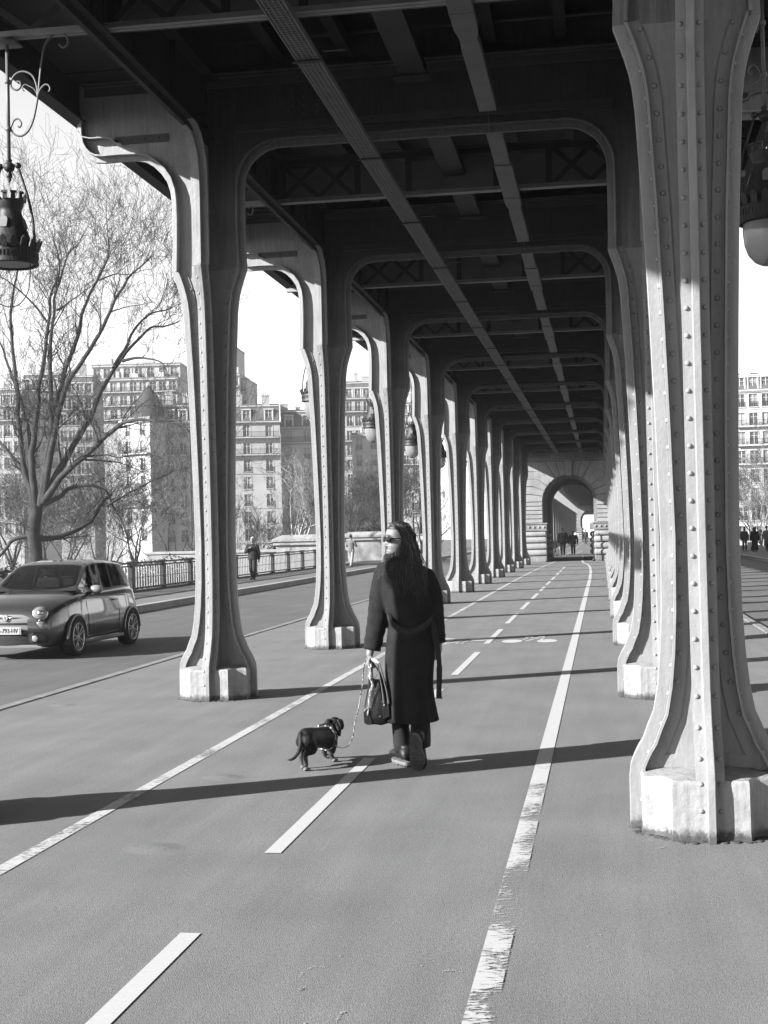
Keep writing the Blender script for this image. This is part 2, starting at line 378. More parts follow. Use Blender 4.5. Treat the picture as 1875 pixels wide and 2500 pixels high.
# ================================================================ viaduct
M_col = mat('grey column paint', .23, .45, .06, 5, .28, 34, stain=.35, sscale=2.2, sdark=.8, fine=.04, fscale=40, streak=.15)
M_pl = mat('cream plinth paint', .265, .55, .10, 7, .7, 22, stain=.5, sscale=5, sdark=.6, fine=.07, fscale=40, streak=.28)
def footed(m, v):
    """grime splashed up the lowest hand's breadth"""
    t = m.node_tree; N = t.nodes; L = t.links; p = N['Principled BSDF']; src = p.inputs['Base Color'].links[0].from_socket
    tc = N.new('ShaderNodeTexCoord'); se = N.new('ShaderNodeSeparateXYZ'); L.new(tc.outputs['Object'], se.inputs[0])
    n = N.new('ShaderNodeTexNoise'); n.inputs['Scale'].default_value = 16; n.inputs['Detail'].default_value = 8; n.inputs['Roughness'].default_value = .75; L.new(tc.outputs['Object'], n.inputs['Vector'])
    r = N.new('ShaderNodeMapRange'); r.inputs[1].default_value = 0; r.inputs[2].default_value = .11; r.inputs[3].default_value = .72; r.inputs[4].default_value = .0; L.new(se.outputs[2], r.inputs[0])
    a = N.new('ShaderNodeMath'); L.new(n.outputs[0], a.inputs[0]); L.new(r.outputs[0], a.inputs[1])
    q = N.new('ShaderNodeMapRange'); q.inputs[1].default_value = .80; q.inputs[2].default_value = 1.05; L.new(a.outputs[0], q.inputs[0])
    mx = N.new('ShaderNodeMix'); mx.data_type = 'FLOAT'; L.new(q.outputs[0], mx.inputs[0]); L.new(src, mx.inputs[2]); mx.inputs[3].default_value = v; L.new(mx.outputs[0], p.inputs['Base Color'])
footed(M_pl, .035); footed(M_col, .05)
M_grime = mat('grimy mortar', .05, .95, .5, 30)
M_dk = mat('sooty deck paint', .024, .6, .25, 2.5, .3, 30, streak=.4, stain=.5, sscale=1.2, sdark=.55)  # deck kept darker than the columns, its shade put into the paint
M_tray = mat('cable tray galvanised', .15, .5, .15, 8)
M_gut = mat('gutter paint', .11, .6, .15, 3, stain=.4, sscale=2, sdark=.7)
WP = [(0,.415),(.28,.415),(.36,.405),(.41,.385),(.46,.36),(.5,.335),(.58,.305),(.65,.275),(.79,.25),(.97,.232),(1.2,.220),(1.6,.214),(2.2,.225),(2.8,.242),(3.4,.262),(3.8,.282),(4.0,.292),(4.12,.305),(4.2,.32),(4.29,.345),(4.38,.375),(4.45,.400),(4.47,.403)]
def soft(path, n=3): return [tuple(p) for p in spline([(a, b, 0) for a, b in path], n)]
wprof = [(w_, z) for z, w_ in WP]
KNEE = 4.47
def merge(a, b):
    n = len(a.v); a.v += b.v; a.f += [tuple(n+i for i in f) for f in b.f]; a.mi += b.mi
def column():
    root = thing('iron_column', 'x', 'column', group='riveted iron columns of the viaduct')
    web = MB(); bar = MB(); fl = MB(); rv = MB()
    dirs = [((1,0),(0,1)), ((-1,0),(0,1)), ((0,1),(1,0)), ((0,-1),(1,0))]
    for (u, v) in dirs:
        def fn(a, z, t, u=u, v=v): return (u[0]*a+v[0]*t, u[1]*a+v[1]*t, z)
        th = .011 if u[0] else .0125
        pw = [(0 if u[0] else .012, .25)]+[(w_-.03, z) for w_, z in wprof if z > .25]+[(0 if u[0] else .012, KNEE)]
        web.prism(pw, fn, -th, th)
        bar.band(wprof, 0, .068, -.021, .021, fn, 1)
        low = [(w_, z) for w_, z in wprof]
        fl.band(low, .066, .080, -.074, .074, fn, 1)
        up = [(w_, z) for w_, z in wprof if z > .33]
        for sg in (-1, 1):
            fl.band(up, .080, .150, sg*(th-.001), sg*(th+.012), fn, 1)
            # rivets along the flange and on the web leg
            z = .16; k = 0
            while z < KNEE-.06:
                w_ = interp(WP, z); dz = .02; sl_ = (interp(WP, z+dz)-interp(WP, z-dz))/(2*dz); n2 = Vector((1, -sl_)).normalized()
                c = Vector((w_, z))-n2*.066
                rv.dome(fn(c.x, c.y, sg*.050), (u[0]*n2.x, u[1]*n2.x, n2.y), .0150)
                if z > .42:
                    c = Vector((w_, z+.07))-n2*.115
                    rv.dome(fn(c.x, c.y, sg*(th+.012)), (v[0]*sg, v[1]*sg, 0), .0165)
                z += .149
    # foot rims on the web above the plinth
    for (u, v) in dirs:
        def fn(a, z, t, u=u, v=v): return (u[0]*a+v[0]*t, u[1]*a+v[1]*t, z)
        for sg in (-1, 1): fl.prism([(.02, .335), (.33, .335), (.28, .40), (.02, .415)], fn, sg*.012, sg*.021)
    web.build('web_plate', M_col, root)
    bar.build('edge_bar', M_col, root, bevel=.004)
    merge(fl, rv); smooth_by_angle(fl.build('flange', M_col, root), 50)
    p = MB(); a, c = .20, .352
    oct_ = [(a,-c),(c,-a),(c,a),(a,c),(-a,c),(-c,a),(-c,-a),(-a,-c)]
    rings = []
    def ring(sc, z, wob=0):
        out = []
        for i in range(8):
            x0, y0 = oct_[i]; x1, y1 = oct_[(i+1) % 8]
            for k in range(5):
                t = k/5; x = lerp(x0, x1, t)*sc; y = lerp(y0, y1, t)*sc
                if i % 2 == 0: q = 1-.13*sin(pi*t); x *= q; y *= q      # hollow corner faces
                n_ = noise.noise(Vector((x*9, y*9, z*9)))*.004+(noise.noise(Vector((x*25+7, y*25, z*20)))*.012 if wob else 0)
                out.append((x*(1+n_*2), y*(1+n_*2), z+(n_ if z > .2 else 0)))
        return out
    for sc, z, wb in ((1.03, -.03, 1), (1.015, .012, 1), (1.0, .04, 0), (1, .12, 0), (1, .2, 0), (1, .29, 0), (.995, .308, 0), (.97, .318, 0), (.5, .338, 0), (.1, .345, 0)): rings.append(ring(sc, z, wb))
    p.loft(rings, True, True)
    smooth_by_angle(p.build('plinth', M_pl, root), 35)
    # crumbled rim where the asphalt meets the foot
    q = MB(); rn = random.Random(3)
    for k in range(80):
        an = 2*pi*k/80; r = .385+.02*rn.random()+(.035 if k % 11 < 3 else 0); q.sphere((r*cos(an)*.95, r*sin(an)*.95, .0), rn.uniform(.014, .03), 6, 4, (1.5, 1.5, .35))
    q.build('mortar_rim', M_grime, root, smooth=True)
    return root
col0 = column()
# ---- portal frame: upper legs, arch beam, brackets and plate girder, one per bay
IN = [(1.862, KNEE), (1.868, 4.6), (1.872, 5.0), (1.870, 5.25)]+[(1.472+.398*cos(t), 5.322+.398*sin(t)) for t in [rad(a) for a in (8, 20, 32, 44, 56, 68, 80, 90)]]
IN = IN+[(-a, b) for a, b in reversed(IN)]
OUT = [(0.403,KNEE),(.395,4.7),(.388,5.0),(.392,5.2),(.405,5.32),(.44,5.43),(.5,5.52),(.58,5.60),(.66,5.65),(.76,5.675),(.95,5.68),(1.12,5.675),(1.22,5.685),(1.30,5.725),(1.36,5.79),(1.40,5.87),(1.42,5.98),(1.42,6.10),(1.40,6.20)]
OUT = [(G+a, b) for a, b in OUT]
def fxz(a, z, t): return (a, t, z)
def portal():
    root = thing('portal_frame', 'x', 'frame', group='riveted portal frames across the viaduct')
    w_ = MB()
    R_ = [(a, b) for a, b in OUT]; Lf = [(-a, b) for a, b in OUT]
    inr = [(G, KNEE), (IN[0][0]+.03, KNEE)]+[(a+.02 if a > 0 else a-.02, b+.02) for a, b in IN[1:-1]]+[(IN[-1][0]-.03, KNEE), (-G, KNEE), (-G, 6.84), (G, 6.84)]
    w_.prism(inr, fxz, -.011, .011); w_.build('web_plate', M_shade, root)
    for sd in (-1, 1):
        w2 = MB(); outr = [(sd*G, KNEE), (sd*(G+.375), KNEE)]+[(sd*(a-.03), b+.03) if b < 5.66 else (sd*(a-.02), b+.04) for a, b in R_[1:-1]]+[(sd*3.66, 6.2), (sd*3.66, 6.84), (sd*G, 6.84)]
        w2.prism(outr, fxz, -.0111, .0111); w2.build('bracket_web', M_col2, root)
    b = MB(); f = MB()
    b1 = MB(); b1.band(IN, 0, .068, -.022, .022, fxz, -1); b1.band(IN, .064, .084, -.092, .092, fxz, -1); b1.build('inner_flange', M_shade2, root, bevel=.004)
    for sd in (-1, 1):
        b = MB(); f = MB(); P = [(a*sd, z) for a, z in OUT]
        b.band(P, 0, .062, -.022, .022, fxz, sd); f.band(P, .052, .072, -.098, .098, fxz, sd)
        # scroll at the bracket's end
        Q = [(sd*a, z) for a, z in ((3.66,6.02),(3.62,5.955),(3.52,5.93),(3.36,5.93),(3.28,5.905),(3.24,5.86),(3.18,5.85))]
        f.band(Q, -.006, .008, -.10, .10, fxz, sd)
        b.build('edge_bar', M_col2, root, bevel=.004); f.build('bracket_flange', M_col2, root, bevel=.003)
    g = MB(); r = MB()
    for (a0, a1) in ((-1.95, 1.95),):
        g.box(a0, a1, -.105, .105, 5.885, 5.899)
        for sg in (-1, 1): g.box(a0, a1, sg*.0115 if sg > 0 else -.0235, .0235 if sg > 0 else -.0115, 5.90, 5.985)
    g.box(-3.6, 3.6, -.15, .15, 6.49, 6.504); g.box(-3.6, 3.6, -.09, .09, 6.475, 6.489)
    for sg in (-1, 1):
        y0, y1 = (.0115, .0235) if sg > 0 else (-.0235, -.0115)
        g.box(-3.6, 3.6, y0, y1, 6.385, 6.474)
        for sd in (-1, 1): g.box(min(sd*2.68, sd*3.27), max(sd*2.68, sd*3.27), y0, y1, 5.86, 5.945)
        n = 0; x = -3.55
        while x < 3.56:
            r.dome((x, sg*.0235, 6.43), (0, sg, 0), .014)
            if abs(x) < 1.93 or 2.72 < abs(x) < 3.26: r.dome((x, sg*.0235, 5.943 if abs(x) < 2 else 5.903), (0, sg, 0), .014)
            x += .1525
        for sd in (-1, 1):
            for cx in (1.08, 1.22, 1.33, 1.47):
                for cz in (6.05, 6.14, 6.23, 6.32): r.dome((sd*cx, sg*.011, cz), (0, sg, 0), .013)
    merge(g, r); smooth_by_angle(g.build('girder_angle', M_col3, root), 50)
    # haunches: the column's fore and aft arms, opening into the longitudinal girders
    HP = [(.403,KNEE),(.400,4.8),(.398,5.2),(.405,5.40),(.43,5.52),(.49,5.63),(.57,5.71),(.68,5.762),(.80,5.775)]
    for sd in (-1, 1):
        h = MB()
        for s2 in (-1, 1):
            def fn(a, z, t, s2=s2, sd=sd): return (sd*G+t, s2*a, z)
            h.prism([(.012, KNEE)]+[(a-.02, z+.01) for a, z in HP]+[(.80, 6.3), (.012, 6.3)], fn, -.011, .011)
            h.band(HP, 0, .066, -.021, .021, fn, 1); h.band(HP, .064, .084, -.088, .088, fn, 1)
        h.build('haunch', M_col2, root)
    return root
def preshaded(name, v0, v1):
    """paint that darkens with height, as it has stood under steam and diesel for a century: v0 at the knee, v1 at the beam"""
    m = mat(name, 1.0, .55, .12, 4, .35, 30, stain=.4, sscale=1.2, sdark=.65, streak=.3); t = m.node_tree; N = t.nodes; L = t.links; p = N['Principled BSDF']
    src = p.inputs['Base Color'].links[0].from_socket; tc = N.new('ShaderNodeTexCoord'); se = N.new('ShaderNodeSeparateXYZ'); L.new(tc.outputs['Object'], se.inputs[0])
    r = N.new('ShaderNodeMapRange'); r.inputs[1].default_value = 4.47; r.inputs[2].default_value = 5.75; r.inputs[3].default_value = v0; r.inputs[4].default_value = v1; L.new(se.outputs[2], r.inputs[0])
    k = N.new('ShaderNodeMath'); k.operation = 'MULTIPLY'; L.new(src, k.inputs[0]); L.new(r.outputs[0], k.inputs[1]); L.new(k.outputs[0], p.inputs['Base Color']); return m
M_shade = preshaded('streaked web with painted shade', .17, .045); M_shade2 = preshaded('streaked flange with painted shade', .18, .075)  # shade under the deck is painted in, less on the flange
M_col2 = mat('upper frame paint', .25, .5, .1, 4, .35, 30, stain=.35, sscale=1.5, sdark=.7, streak=.22)
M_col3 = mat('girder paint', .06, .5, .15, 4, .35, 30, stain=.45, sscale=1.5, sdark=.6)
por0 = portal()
NCOL = 11
ordn = ['first', 'second', 'third', 'fourth', 'fifth', 'sixth', 'seventh', 'eighth', 'ninth', 'tenth', 'eleventh']
for i in range(NCOL):
    y = Y0+i*S
    if i == 0: lb = 'iron column just outside the left edge, casting the nearest shadow band'
    elif i == 1: lb = 'largest riveted iron column of the left row, between the car and the dog'
    elif i == 2: lb = 'second riveted column of the left row, right behind the walker in the dark coat'
    else: lb = '%s riveted iron column of the left row counted from the car' % ordn[i-1]
    if i == 0: c = col0; c.location = (XC-G-.07, y, 0); c['label'] = lb
    else: c = dup(col0, (XC-G, y, 0), lb)
    if i == 0: lb = 'huge riveted iron column close up at the right edge with cream plinth'
    else: lb = '%s riveted iron column of the right row, counted from the camera' % ordn[i]
    dup(col0, (XC+G, y, 0), lb)
    if i == 0: p = por0; p.location = (XC, y, 0); p['label'] = 'nearest dark portal frame, mostly above the picture'
    else: p = dup(por0, (XC, y, 0), 'riveted portal frame with rounded corners over the %s pair of columns' % ordn[i])
YE = Y0+10*S+6.5       # stone pier face
# ---- deck
dk = thing('railway_deck', 'dark riveted underside of the elevated railway deck above the promenade', 'bridge deck')
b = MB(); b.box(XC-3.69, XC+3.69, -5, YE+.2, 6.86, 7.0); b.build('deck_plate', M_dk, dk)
for sd in (-1, 1):
    b = MB(); b.box(XC+sd*3.17-.49, XC+sd*3.17+.49, -5, YE+.2, 6.52, 6.54)
    for k in range(40): b.box(XC+sd*3.17-.49, XC+sd*3.17+.49, -5+k*2.06, -5+k*2.06+.05, 6.50, 6.519)
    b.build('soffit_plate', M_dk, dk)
    for nm, xo in (('longitudinal_girder', G), ):
        b = MB(); x = XC+sd*xo
        b.box(x-.012, x+.012, -5, YE+.2, 5.86, 6.858); b.box(x-.09, x+.09, -5, YE+.2, 5.842, 5.858); b.box(x-.022, x+.022, -5, YE+.2, 5.775, 5.841)
        b.box(x-.03, x-.0125, -5, YE+.2, 5.859, 5.94); b.box(x+.0125, x+.03, -5, YE+.2, 5.859, 5.94); b.box(x-.14, x+.14, -5, YE+.2, 6.46, 6.474)
        y = -4.9
        while y < 40:
            for s2 in (-1, 1): b.dome((x+s2*.03, y, 5.90), (s2, 0, 0), .013, 6)
            y += .16
        y = Y0-S+.77
        while y < 45:
            for s2 in (-1, 1): b.box(min(x+s2*.013, x+s2*.075), max(x+s2*.013, x+s2*.075), y, y+.012, 5.95, 6.45); b.box(min(x+s2*.013, x+s2*.024), max(x+s2*.013, x+s2*.024), y+.0125, y+.08, 5.95, 6.45)
            y += 1.03
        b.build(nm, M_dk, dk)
    b = MB(); x = XC+sd*3.68
    b.box(x-.013, x+.013, -5, YE+.2, 6.149, 7.35); b.box(x-.08, x+.08, -5, YE+.2, 6.12, 6.148); b.box(x-.10, x+.10, -5, YE+.2, 7.352, 7.38)
    xi = x-sd*.0135
    b.box(min(xi, xi-sd*.012), max(xi, xi-sd*.012), -5, YE+.2, 6.15, 6.25)
    y = -4.9
    while y < 40:
        b.dome((xi-sd*.012, y, 6.20), (-sd, 0, 0), .014, 6); b.dome((xi-sd*.001, y+.08, 6.32), (-sd, 0, 0), .012, 6)
        y += .16
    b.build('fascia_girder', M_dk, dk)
for k, x in enumerate((-1.45, -.75, .75, 1.45)):
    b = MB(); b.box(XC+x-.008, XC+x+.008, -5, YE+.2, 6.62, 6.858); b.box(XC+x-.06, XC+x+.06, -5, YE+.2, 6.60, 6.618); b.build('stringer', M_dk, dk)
# mid-bay lattice beams
M_lat = mat('lattice paint', .03, .6, .15, 4); M_chd = mat('bounce lit chord paint', .24, .6, .15, 4); M_lat2 = mat('brace plate paint', .13, .6, .15, 4)  # chord tone raised to hold the light bounced up from the ground
lt = MB(); chd = MB()
for sg in (-1, 1): chd.box(-3.55, 3.55, min(sg*.008, sg*.055), max(sg*.008, sg*.055), 5.893, 5.902); chd.box(-3.55, 3.55, min(sg*.006, sg*.014), max(sg*.006, sg*.014), 5.903, 5.955)
ch0 = chd.build('lattice_chord', M_chd, dk)
lt.box(-3.55, 3.55, -.06, .06, 6.45, 6.462); lt.box(-3.55, 3.55, .006, .014, 6.38, 6.449); lt.box(-3.55, 3.55, -.014, -.006, 6.38, 6.449)
for x in (-2.26, -1.2, -.55, .55, 1.2, 2.26): lt.box(x-.04, x+.04, -.005, .005, 5.956, 6.379)
for (x0, x1) in ((-2.2, -1.68), (-1.72, -1.24), (1.24, 1.72), (1.68, 2.2), (-3.5, -2.9), (-2.9, -2.3), (2.3, 2.9), (2.9, 3.5)):
    for s2, y_ in ((1, .003), (-1, -.011)):
        z0, z1 = (5.94, 6.40) if s2 > 0 else (6.40, 5.94)
        d = Vector((x1-x0, z1-z0)).normalized(); n_ = Vector((-d.y, d.x))*.03
        lt.prism([(x0+n_.x, z0+n_.y), (x1+n_.x, z1+n_.y), (x1-n_.x, z1-n_.y), (x0-n_.x, z0-n_.y)], fxz, y_, y_+.008)
lt0 = lt.build('lattice_beam', M_lat, dk)
back = MB(); back.box(-2.2, 2.2, .32, .33, 5.99, 6.42); bk0 = back.build('brace_plate', M_lat2, dk)
for i in range(11):
    o = lt0 if i == 0 else lt0.copy(); q = bk0 if i == 0 else bk0.copy(); h_ = ch0 if i == 0 else ch0.copy()
    if i: COL.objects.link(o); COL.objects.link(q); COL.objects.link(h_)
    o.location = q.location = h_.location = (XC, Y0+(i-.5)*S+S, 0)
# hanging gutters and the wide trough, one piece in each bay
gt = MB()
P = [(-.085, -2.95), (.085, -2.95), (.085, -1.72), (.10, -1.6), (.10, .35), (.075, .55), (.085, .8), (.085, 2.55), (-.085, 2.55), (-.085, .8), (-.075, .55), (-.10, .35), (-.10, -1.6), (-.085, -1.72)]
gt.prism(P, lambda a, y, t: (a, y, t), 5.78, 5.86); gt.box(-.105, .105, -.04, -.02, 5.775, 5.89); gt.box(-.004, .004, 2.58, 2.6, 5.6, 5.9)
gt.box(-.105, .105, -1.62, -1.58, 5.768, 5.779)
tr = MB(); tr.box(-.14, .14, -2.9, 2.62, 6.20, 6.30); tr.box(-.19, .19, 2.5, 2.72, 6.17, 6.199); tr.box(-.005, .005, 0, .01, 6.31, 6.6)
for i in range(-1, 11):
    y = Y0+(i+.5)*S
    if i == -1:
        g0 = gt.build('gutter', M_gut, None, bevel=.01); t0 = tr.build('trough', M_dk, None, bevel=.02); g0.parent = dk; t0.parent = dk; g, t_ = g0, t0
    else: g = g0.copy(); t_ = t0.copy(); COL.objects.link(g); COL.objects.link(t_)
    g.location = (-1.0, y, 0); t_.location = (-1.74, y, 0)
# cable tray
ct = thing('cable_tray', 'long perforated cable tray slung beneath the deck', 'cable tray')
b = MB(); x0, x1 = -.10, .10
b.box(x0, x0+.012, -2, 72, 5.655, 5.71); b.box(x1-.012, x1, -2, 72, 5.655, 5.71)
for k in range(4): xx = x0+.035+k*.042; b.box(xx-.005, xx+.005, -2, 72, 5.656, 5.662)
y = -1.0
while y < 45: b.box(x0+.012, x1-.012, y, y+.022, 5.663, 5.667); y += .05
o = b.build('tray', M_tray, ct)
b = MB(); b.box(x0+.02, x1-.02, -2, 72, 5.668, 5.70); b.build('cables', mat('cable sheath', .03, .6), ct)
for k in range(24):
    y = 2.0+k*3.09-.0
    b = MB(); b.box(x0-.03, x1+.03, y, y+.04, 5.64, 5.654); b.box(x1+.03, x1+.22, y, y+.04, 5.72, 5.73)
    if k == 0: b0 = b.build('hanger', M_dk, ct); b0.location = (0, 0, 0)
    else: c = b0.copy(); COL.objects.link(c); c.location = (0, k*3.09, 0)
ct.location = (-2.37, 0, 0); ct.rotation_euler = (0, 0, -.0022)
# ================================================================ stone pier with an arch, and the colonnade beyond
def stone(name, v):
    m = mat(name, v, .85, .22, 1.3, .5, 14, stain=.6, sscale=.9, sdark=.55, fine=.12, fscale=30, streak=.3); return m
M_st = stone('weathered limestone', .23); M_st2 = stone('carved limestone', .17); M_joint = mat('mortar shadow joint', .02, .9)
def voussoir_blocks(mb, R0, zc, half, ztop, zimp, yf):
    """jambs and fan shaped arch blocks with open joints; in the plane y = yf .. yf+.5"""
    gp = .018
    def blk(poly):
        c = Vector((sum(p[0] for p in poly)/len(poly), sum(p[1] for p in poly)/len(poly)))
        q = []
        n = len(poly)
        for i in range(n):
            p0, p1, p2 = Vector(poly[i-1]), Vector(poly[i]), Vector(poly[(i+1) % n])
            d1 = (p1-p0).normalized(); d2 = (p2-p1).normalized()
            n1 = Vector((-d1.y, d1.x)); n2 = Vector((-d2.y, d2.x)); b = (n1+n2)
            if b.length < 1e-3: b = n1
            b.normalize(); s_ = gp/max(.4, b.dot(n1))
            if (c-p1).dot(n1) < 0: s_ = -s_
            q.append(tuple(p1+b*s_))
        mb.prism(q, lambda a, z, t: (a, t, z), yf, yf+.5)
    nrow = 5; hh = (zc-zimp)/nrow
    for sd in (-1, 1):
        for k in range(nrow):
            blk([(sd*half, zimp+k*hh), (sd*R0, zimp+k*hh), (sd*R0, zimp+(k+1)*hh), (sd*half, zimp+(k+1)*hh)])
        # fan: angles from 0 (springing) to 90 (key)
        A = [0, 12, 24, 36, 48, 60, 72, 84]
        zs = [zc, zc+.42, zc+.85, zc+1.27, zc+1.68]
        for i in range(7):
            a0, a1 = rad(A[i]), rad(A[i+1]); arc = [(sd*R0*cos(lerp(a0, a1, t)), zc+R0*sin(lerp(a0, a1, t))) for t in (0, .5, 1)]
            if i < 4:
                x0 = R0+.50 if i == 0 else R0+.42-.1*i
                def kp(j):
                    xx = (half-.35, half-.42, half-.60, half-.85, half-1.1)[j]
                    return (sd*xx, zs[j])
                pts = arc+[kp(i+1), (sd*half, zs[i+1]), (sd*half, zs[i]), kp(i)]
            else:
                tops = {4: (half-1.1, zs[4]), 5: None}
                def top(a):
                    t = (ztop-zc)/sin(a); return (sd*cos(a)*t, ztop)
                if i == 4: pts = arc+[top(a1), (sd*half, ztop), (sd*half, zs[4]), (sd*(half-1.1), zs[4])]
                else: pts = arc+[top(a1), top(a0)]
            blk(pts)
    a1 = rad(84); t = (ztop-zc)/sin(a1)
    mb.prism([(-R0*cos(a1), zc+R0*sin(a1)-.06), (R0*cos(a1), zc+R0*sin(a1)-.06), (t*cos(a1), ztop+.12), (-t*cos(a1), ztop+.12)], lambda a, z, t: (a, t, z), yf-.09, yf+.5)
def pier(y, depth, label, R0=1.46, zc=3.29, half=2.55, ztop=5.5):
    root = thing('stone_pier', label, 'stone pier', (XC, y, 0))
    b = MB(); voussoir_blocks(b, R0+.0, zc, half, ztop, 2.13, 0)
    b.build('arch_blocks', M_st, root, bevel=.015)
    # body behind the blocks with the vault
    b = MB(); n = 28; R1 = R0-.10
    arcp = [(R1*cos(pi*k/n), zc+R1*sin(pi*k/n)) for k in range(n+1)]
    for y0, y1, Rr in ((.06, .9, R0-.02), (.9, depth, R0-.16)):
        arcp = [(Rr*cos(pi*k/n), zc+Rr*sin(pi*k/n)) for k in range(n+1)]
        b.prism([(Rr, 0), *arcp, (-Rr, 0), (-half+.02, 0), (-half+.02, ztop+.6), (half-.02, ztop+.6), (half-.02, 0)], lambda a, z, t: (a, t, z), y0, y1)
    b.build('vault', M_st2, root)
    b = MB(); b.box(-half-.05, half+.05, -.18, .6, ztop+.03, ztop+.14); b.box(-half-.1, half+.1, -.28, .6, ztop+.14, ztop+.52)
    b.box(-half-.9, half+.9, .3, depth, ztop+.52, 8.5); b.build('lintel', M_st2, root, bevel=.02)
    # side masses
    for sd in (-1, 1):
        b = MB(); b.box(min(sd*half, sd*(half+1.7)), max(sd*half, sd*(half+1.7)), .9, depth, 0, 8.4); b.build('side_mass', M_st, root)
        # impost with carved rosettes, standing on rusticated drums
        b = MB(); xa, xb = sorted((sd*1.26, sd*(half+.06)))
        b.box(xa, xb, -.35, .35, 1.75, 2.12); b.box(xa-.05, xb+.05, -.40, .40, 2.06, 2.128)
        b.box(xa-.03, xb+.03, -.38, .38, 1.70, 1.748)
        for k in range(5):
            cx = lerp(xa+.14, xb-.14, k/4); b.sphere((cx, -.35, 1.9), .085, 10, 6, (1, .4, 1)); b.sphere((cx, -.38, 1.9), .04, 8, 5)
        b.build('impost', M_st2, root, bevel=.012)
        b = MB(); b.box(min(sd*1.05, sd*1.3), max(sd*1.05, sd*1.3), 1.6, 2.6, 1.72, 2.1); b.build('inner_impost', M_st2, root, bevel=.012)
        b = MB()
        for z0, z1 in ((.33, .66), (.68, 1.01), (1.03, 1.36), (1.38, 1.69)):
            h_ = (z1-z0)/2; rings = []
            for k in range(7):
                t = -1+2*k/6; bul = .09*sqrt(max(0, 1-t*t)); zz = (z0+z1)/2+t*h_
                X0, X1, Y0_, Y1_ = xa+.10-bul, xb-.06+bul, -.26-bul, .3+bul; c = .1; ring = []
                for (cx, cy, a0) in ((X1-c, Y1_-c, 0), (X0+c, Y1_-c, 90), (X0+c, Y0_+c, 180), (X1-c, Y0_+c, 270)):
                    for q in range(4): a = rad(a0+q*30); ring.append((cx+c*cos(a), cy+c*sin(a), zz))
                rings.append(ring)
            b.loft(rings)
        smooth_by_angle(b.build('rusticated_drum', M_st, root), 50)
        b = MB(); b.box(xa+.06, xb-.02, -.32, .36, 0, .31); b.build('plinth', M_st2, root, bevel=.02)
        b = MB()
        for z0 in (.3, .62, .94, 1.26): b.sphere((sd*1.22, 2.0, z0+.2), .2, 12, 8, (.9, 1.6, .85))
        b.build('inner_drum', M_st, root, smooth=True)
        b = MB(); b.tube([(sd*1.33-sd*.07, -.62, 0), (sd*1.33-sd*.07, -.62, 1.45), (sd*1.33-sd*.02, -.5, 1.62)], .035, 8); b.sphere((sd*1.26, -.62, .07), .09, 10, 6)
        b.build('guard_rail', M_iron, root)
    return root
M_iron = mat('black iron', .012, .45, .2, 20)
pier(YE, 11.0, 'near stone pier with a round arch closing the end of the promenade')
# colonnade beyond: simplified iron bays, one thing each
def far_bay():
    b = MB()
    prof = wprof[::2]+[(.403, KNEE)]
    for sd in (-1, 1):
        for (u, v) in (((1,0),(0,1)), ((-1,0),(0,1)), ((0,1),(1,0)), ((0,-1),(1,0))):
            def fn(a, z, t, u=u, v=v, sd=sd): return (sd*G+u[0]*a+v[0]*t, u[1]*a+v[1]*t, z)
            b.band(prof, 0, .08, -.06, .06, fn, 1); b.prism([(.0, .3)]+[(w_-.05, z) for w_, z in prof if z > .3]+[(0, KNEE)], fn, -.012+.001*u[0], .012-.001*u[1])
        b.box(sd*G-.34, sd*G+.34, -.34, .34, 0, .33)
    b.band(IN, 0, .08, -.09, .09, fxz, -1)
    for sd in (-1, 1): b.band([(a*sd, z) for a, z in OUT], 0, .07, -.09, .09, fxz, sd)
    R_ = OUT; Lf = [(-a, z) for a, z in OUT]
    poly = [(-G-.375, KNEE)]+Lf[1:-1]+[(-3.66, 6.2), (-3.66, 6.8), (3.66, 6.8), (3.66, 6.2)]+list(reversed(R_[1:-1]))+[(G+.375, KNEE)]+[(IN[0][0]+.03, KNEE)]+[(a, z+.02) for a, z in IN[1:-1]]+[(IN[-1][0]-.03, KNEE)]
    b.prism(poly, fxz, -.012, .012)
    return b
fb = far_bay().build('iron_bay', M_col)
YB = YE+11+3.0
NFAR = 20
for i in range(NFAR):
    o = fb if i == 0 else fb.copy()
    if i: COL.objects.link(o)
    o.location = (XC, YB+i*S, 0)
    tag(o, '%s grey iron bay of the colonnade beyond the near stone arch' % (ordn+['twelfth','thirteenth','fourteenth','fifteenth','sixteenth','seventeenth','eighteenth','nineteenth','twentieth'])[i], 'iron bay', 'iron bays beyond the stone arch')
fd = thing('far_deck', 'dark ribbed railway deck over the colonnade beyond the stone arch', 'bridge deck')
b = MB(); y1 = YB+NFAR*S-2
b.box(XC-3.6, XC+3.6, YB-3.5, y1, 6.81, 7.2)
b.build('deck_plate', M_dk, fd)
for sd in (-1, 1):
    b = MB(); b.box(XC+sd*G-.1, XC+sd*G+.1, YB-3.5, y1, 5.80, 6.8); b.build('longitudinal_girder', M_dk, fd)
    b = MB(); b.box(XC+sd*3.68-.06, XC+sd*3.68+.06, YB-3.5, y1, 6.10, 7.3); b.build('fascia_girder', M_dk, fd)
pier(y1, 9.0, 'far stone pier with a round arch at the end of the second colonnade')

b = MB(); b.box(XC-3.4, XC+3.4, y1+10, y1+60, 4.75, 7.5); tag(b.build('far_girder', M_dk), 'dark girder seen through the far stone arch', 'girder')
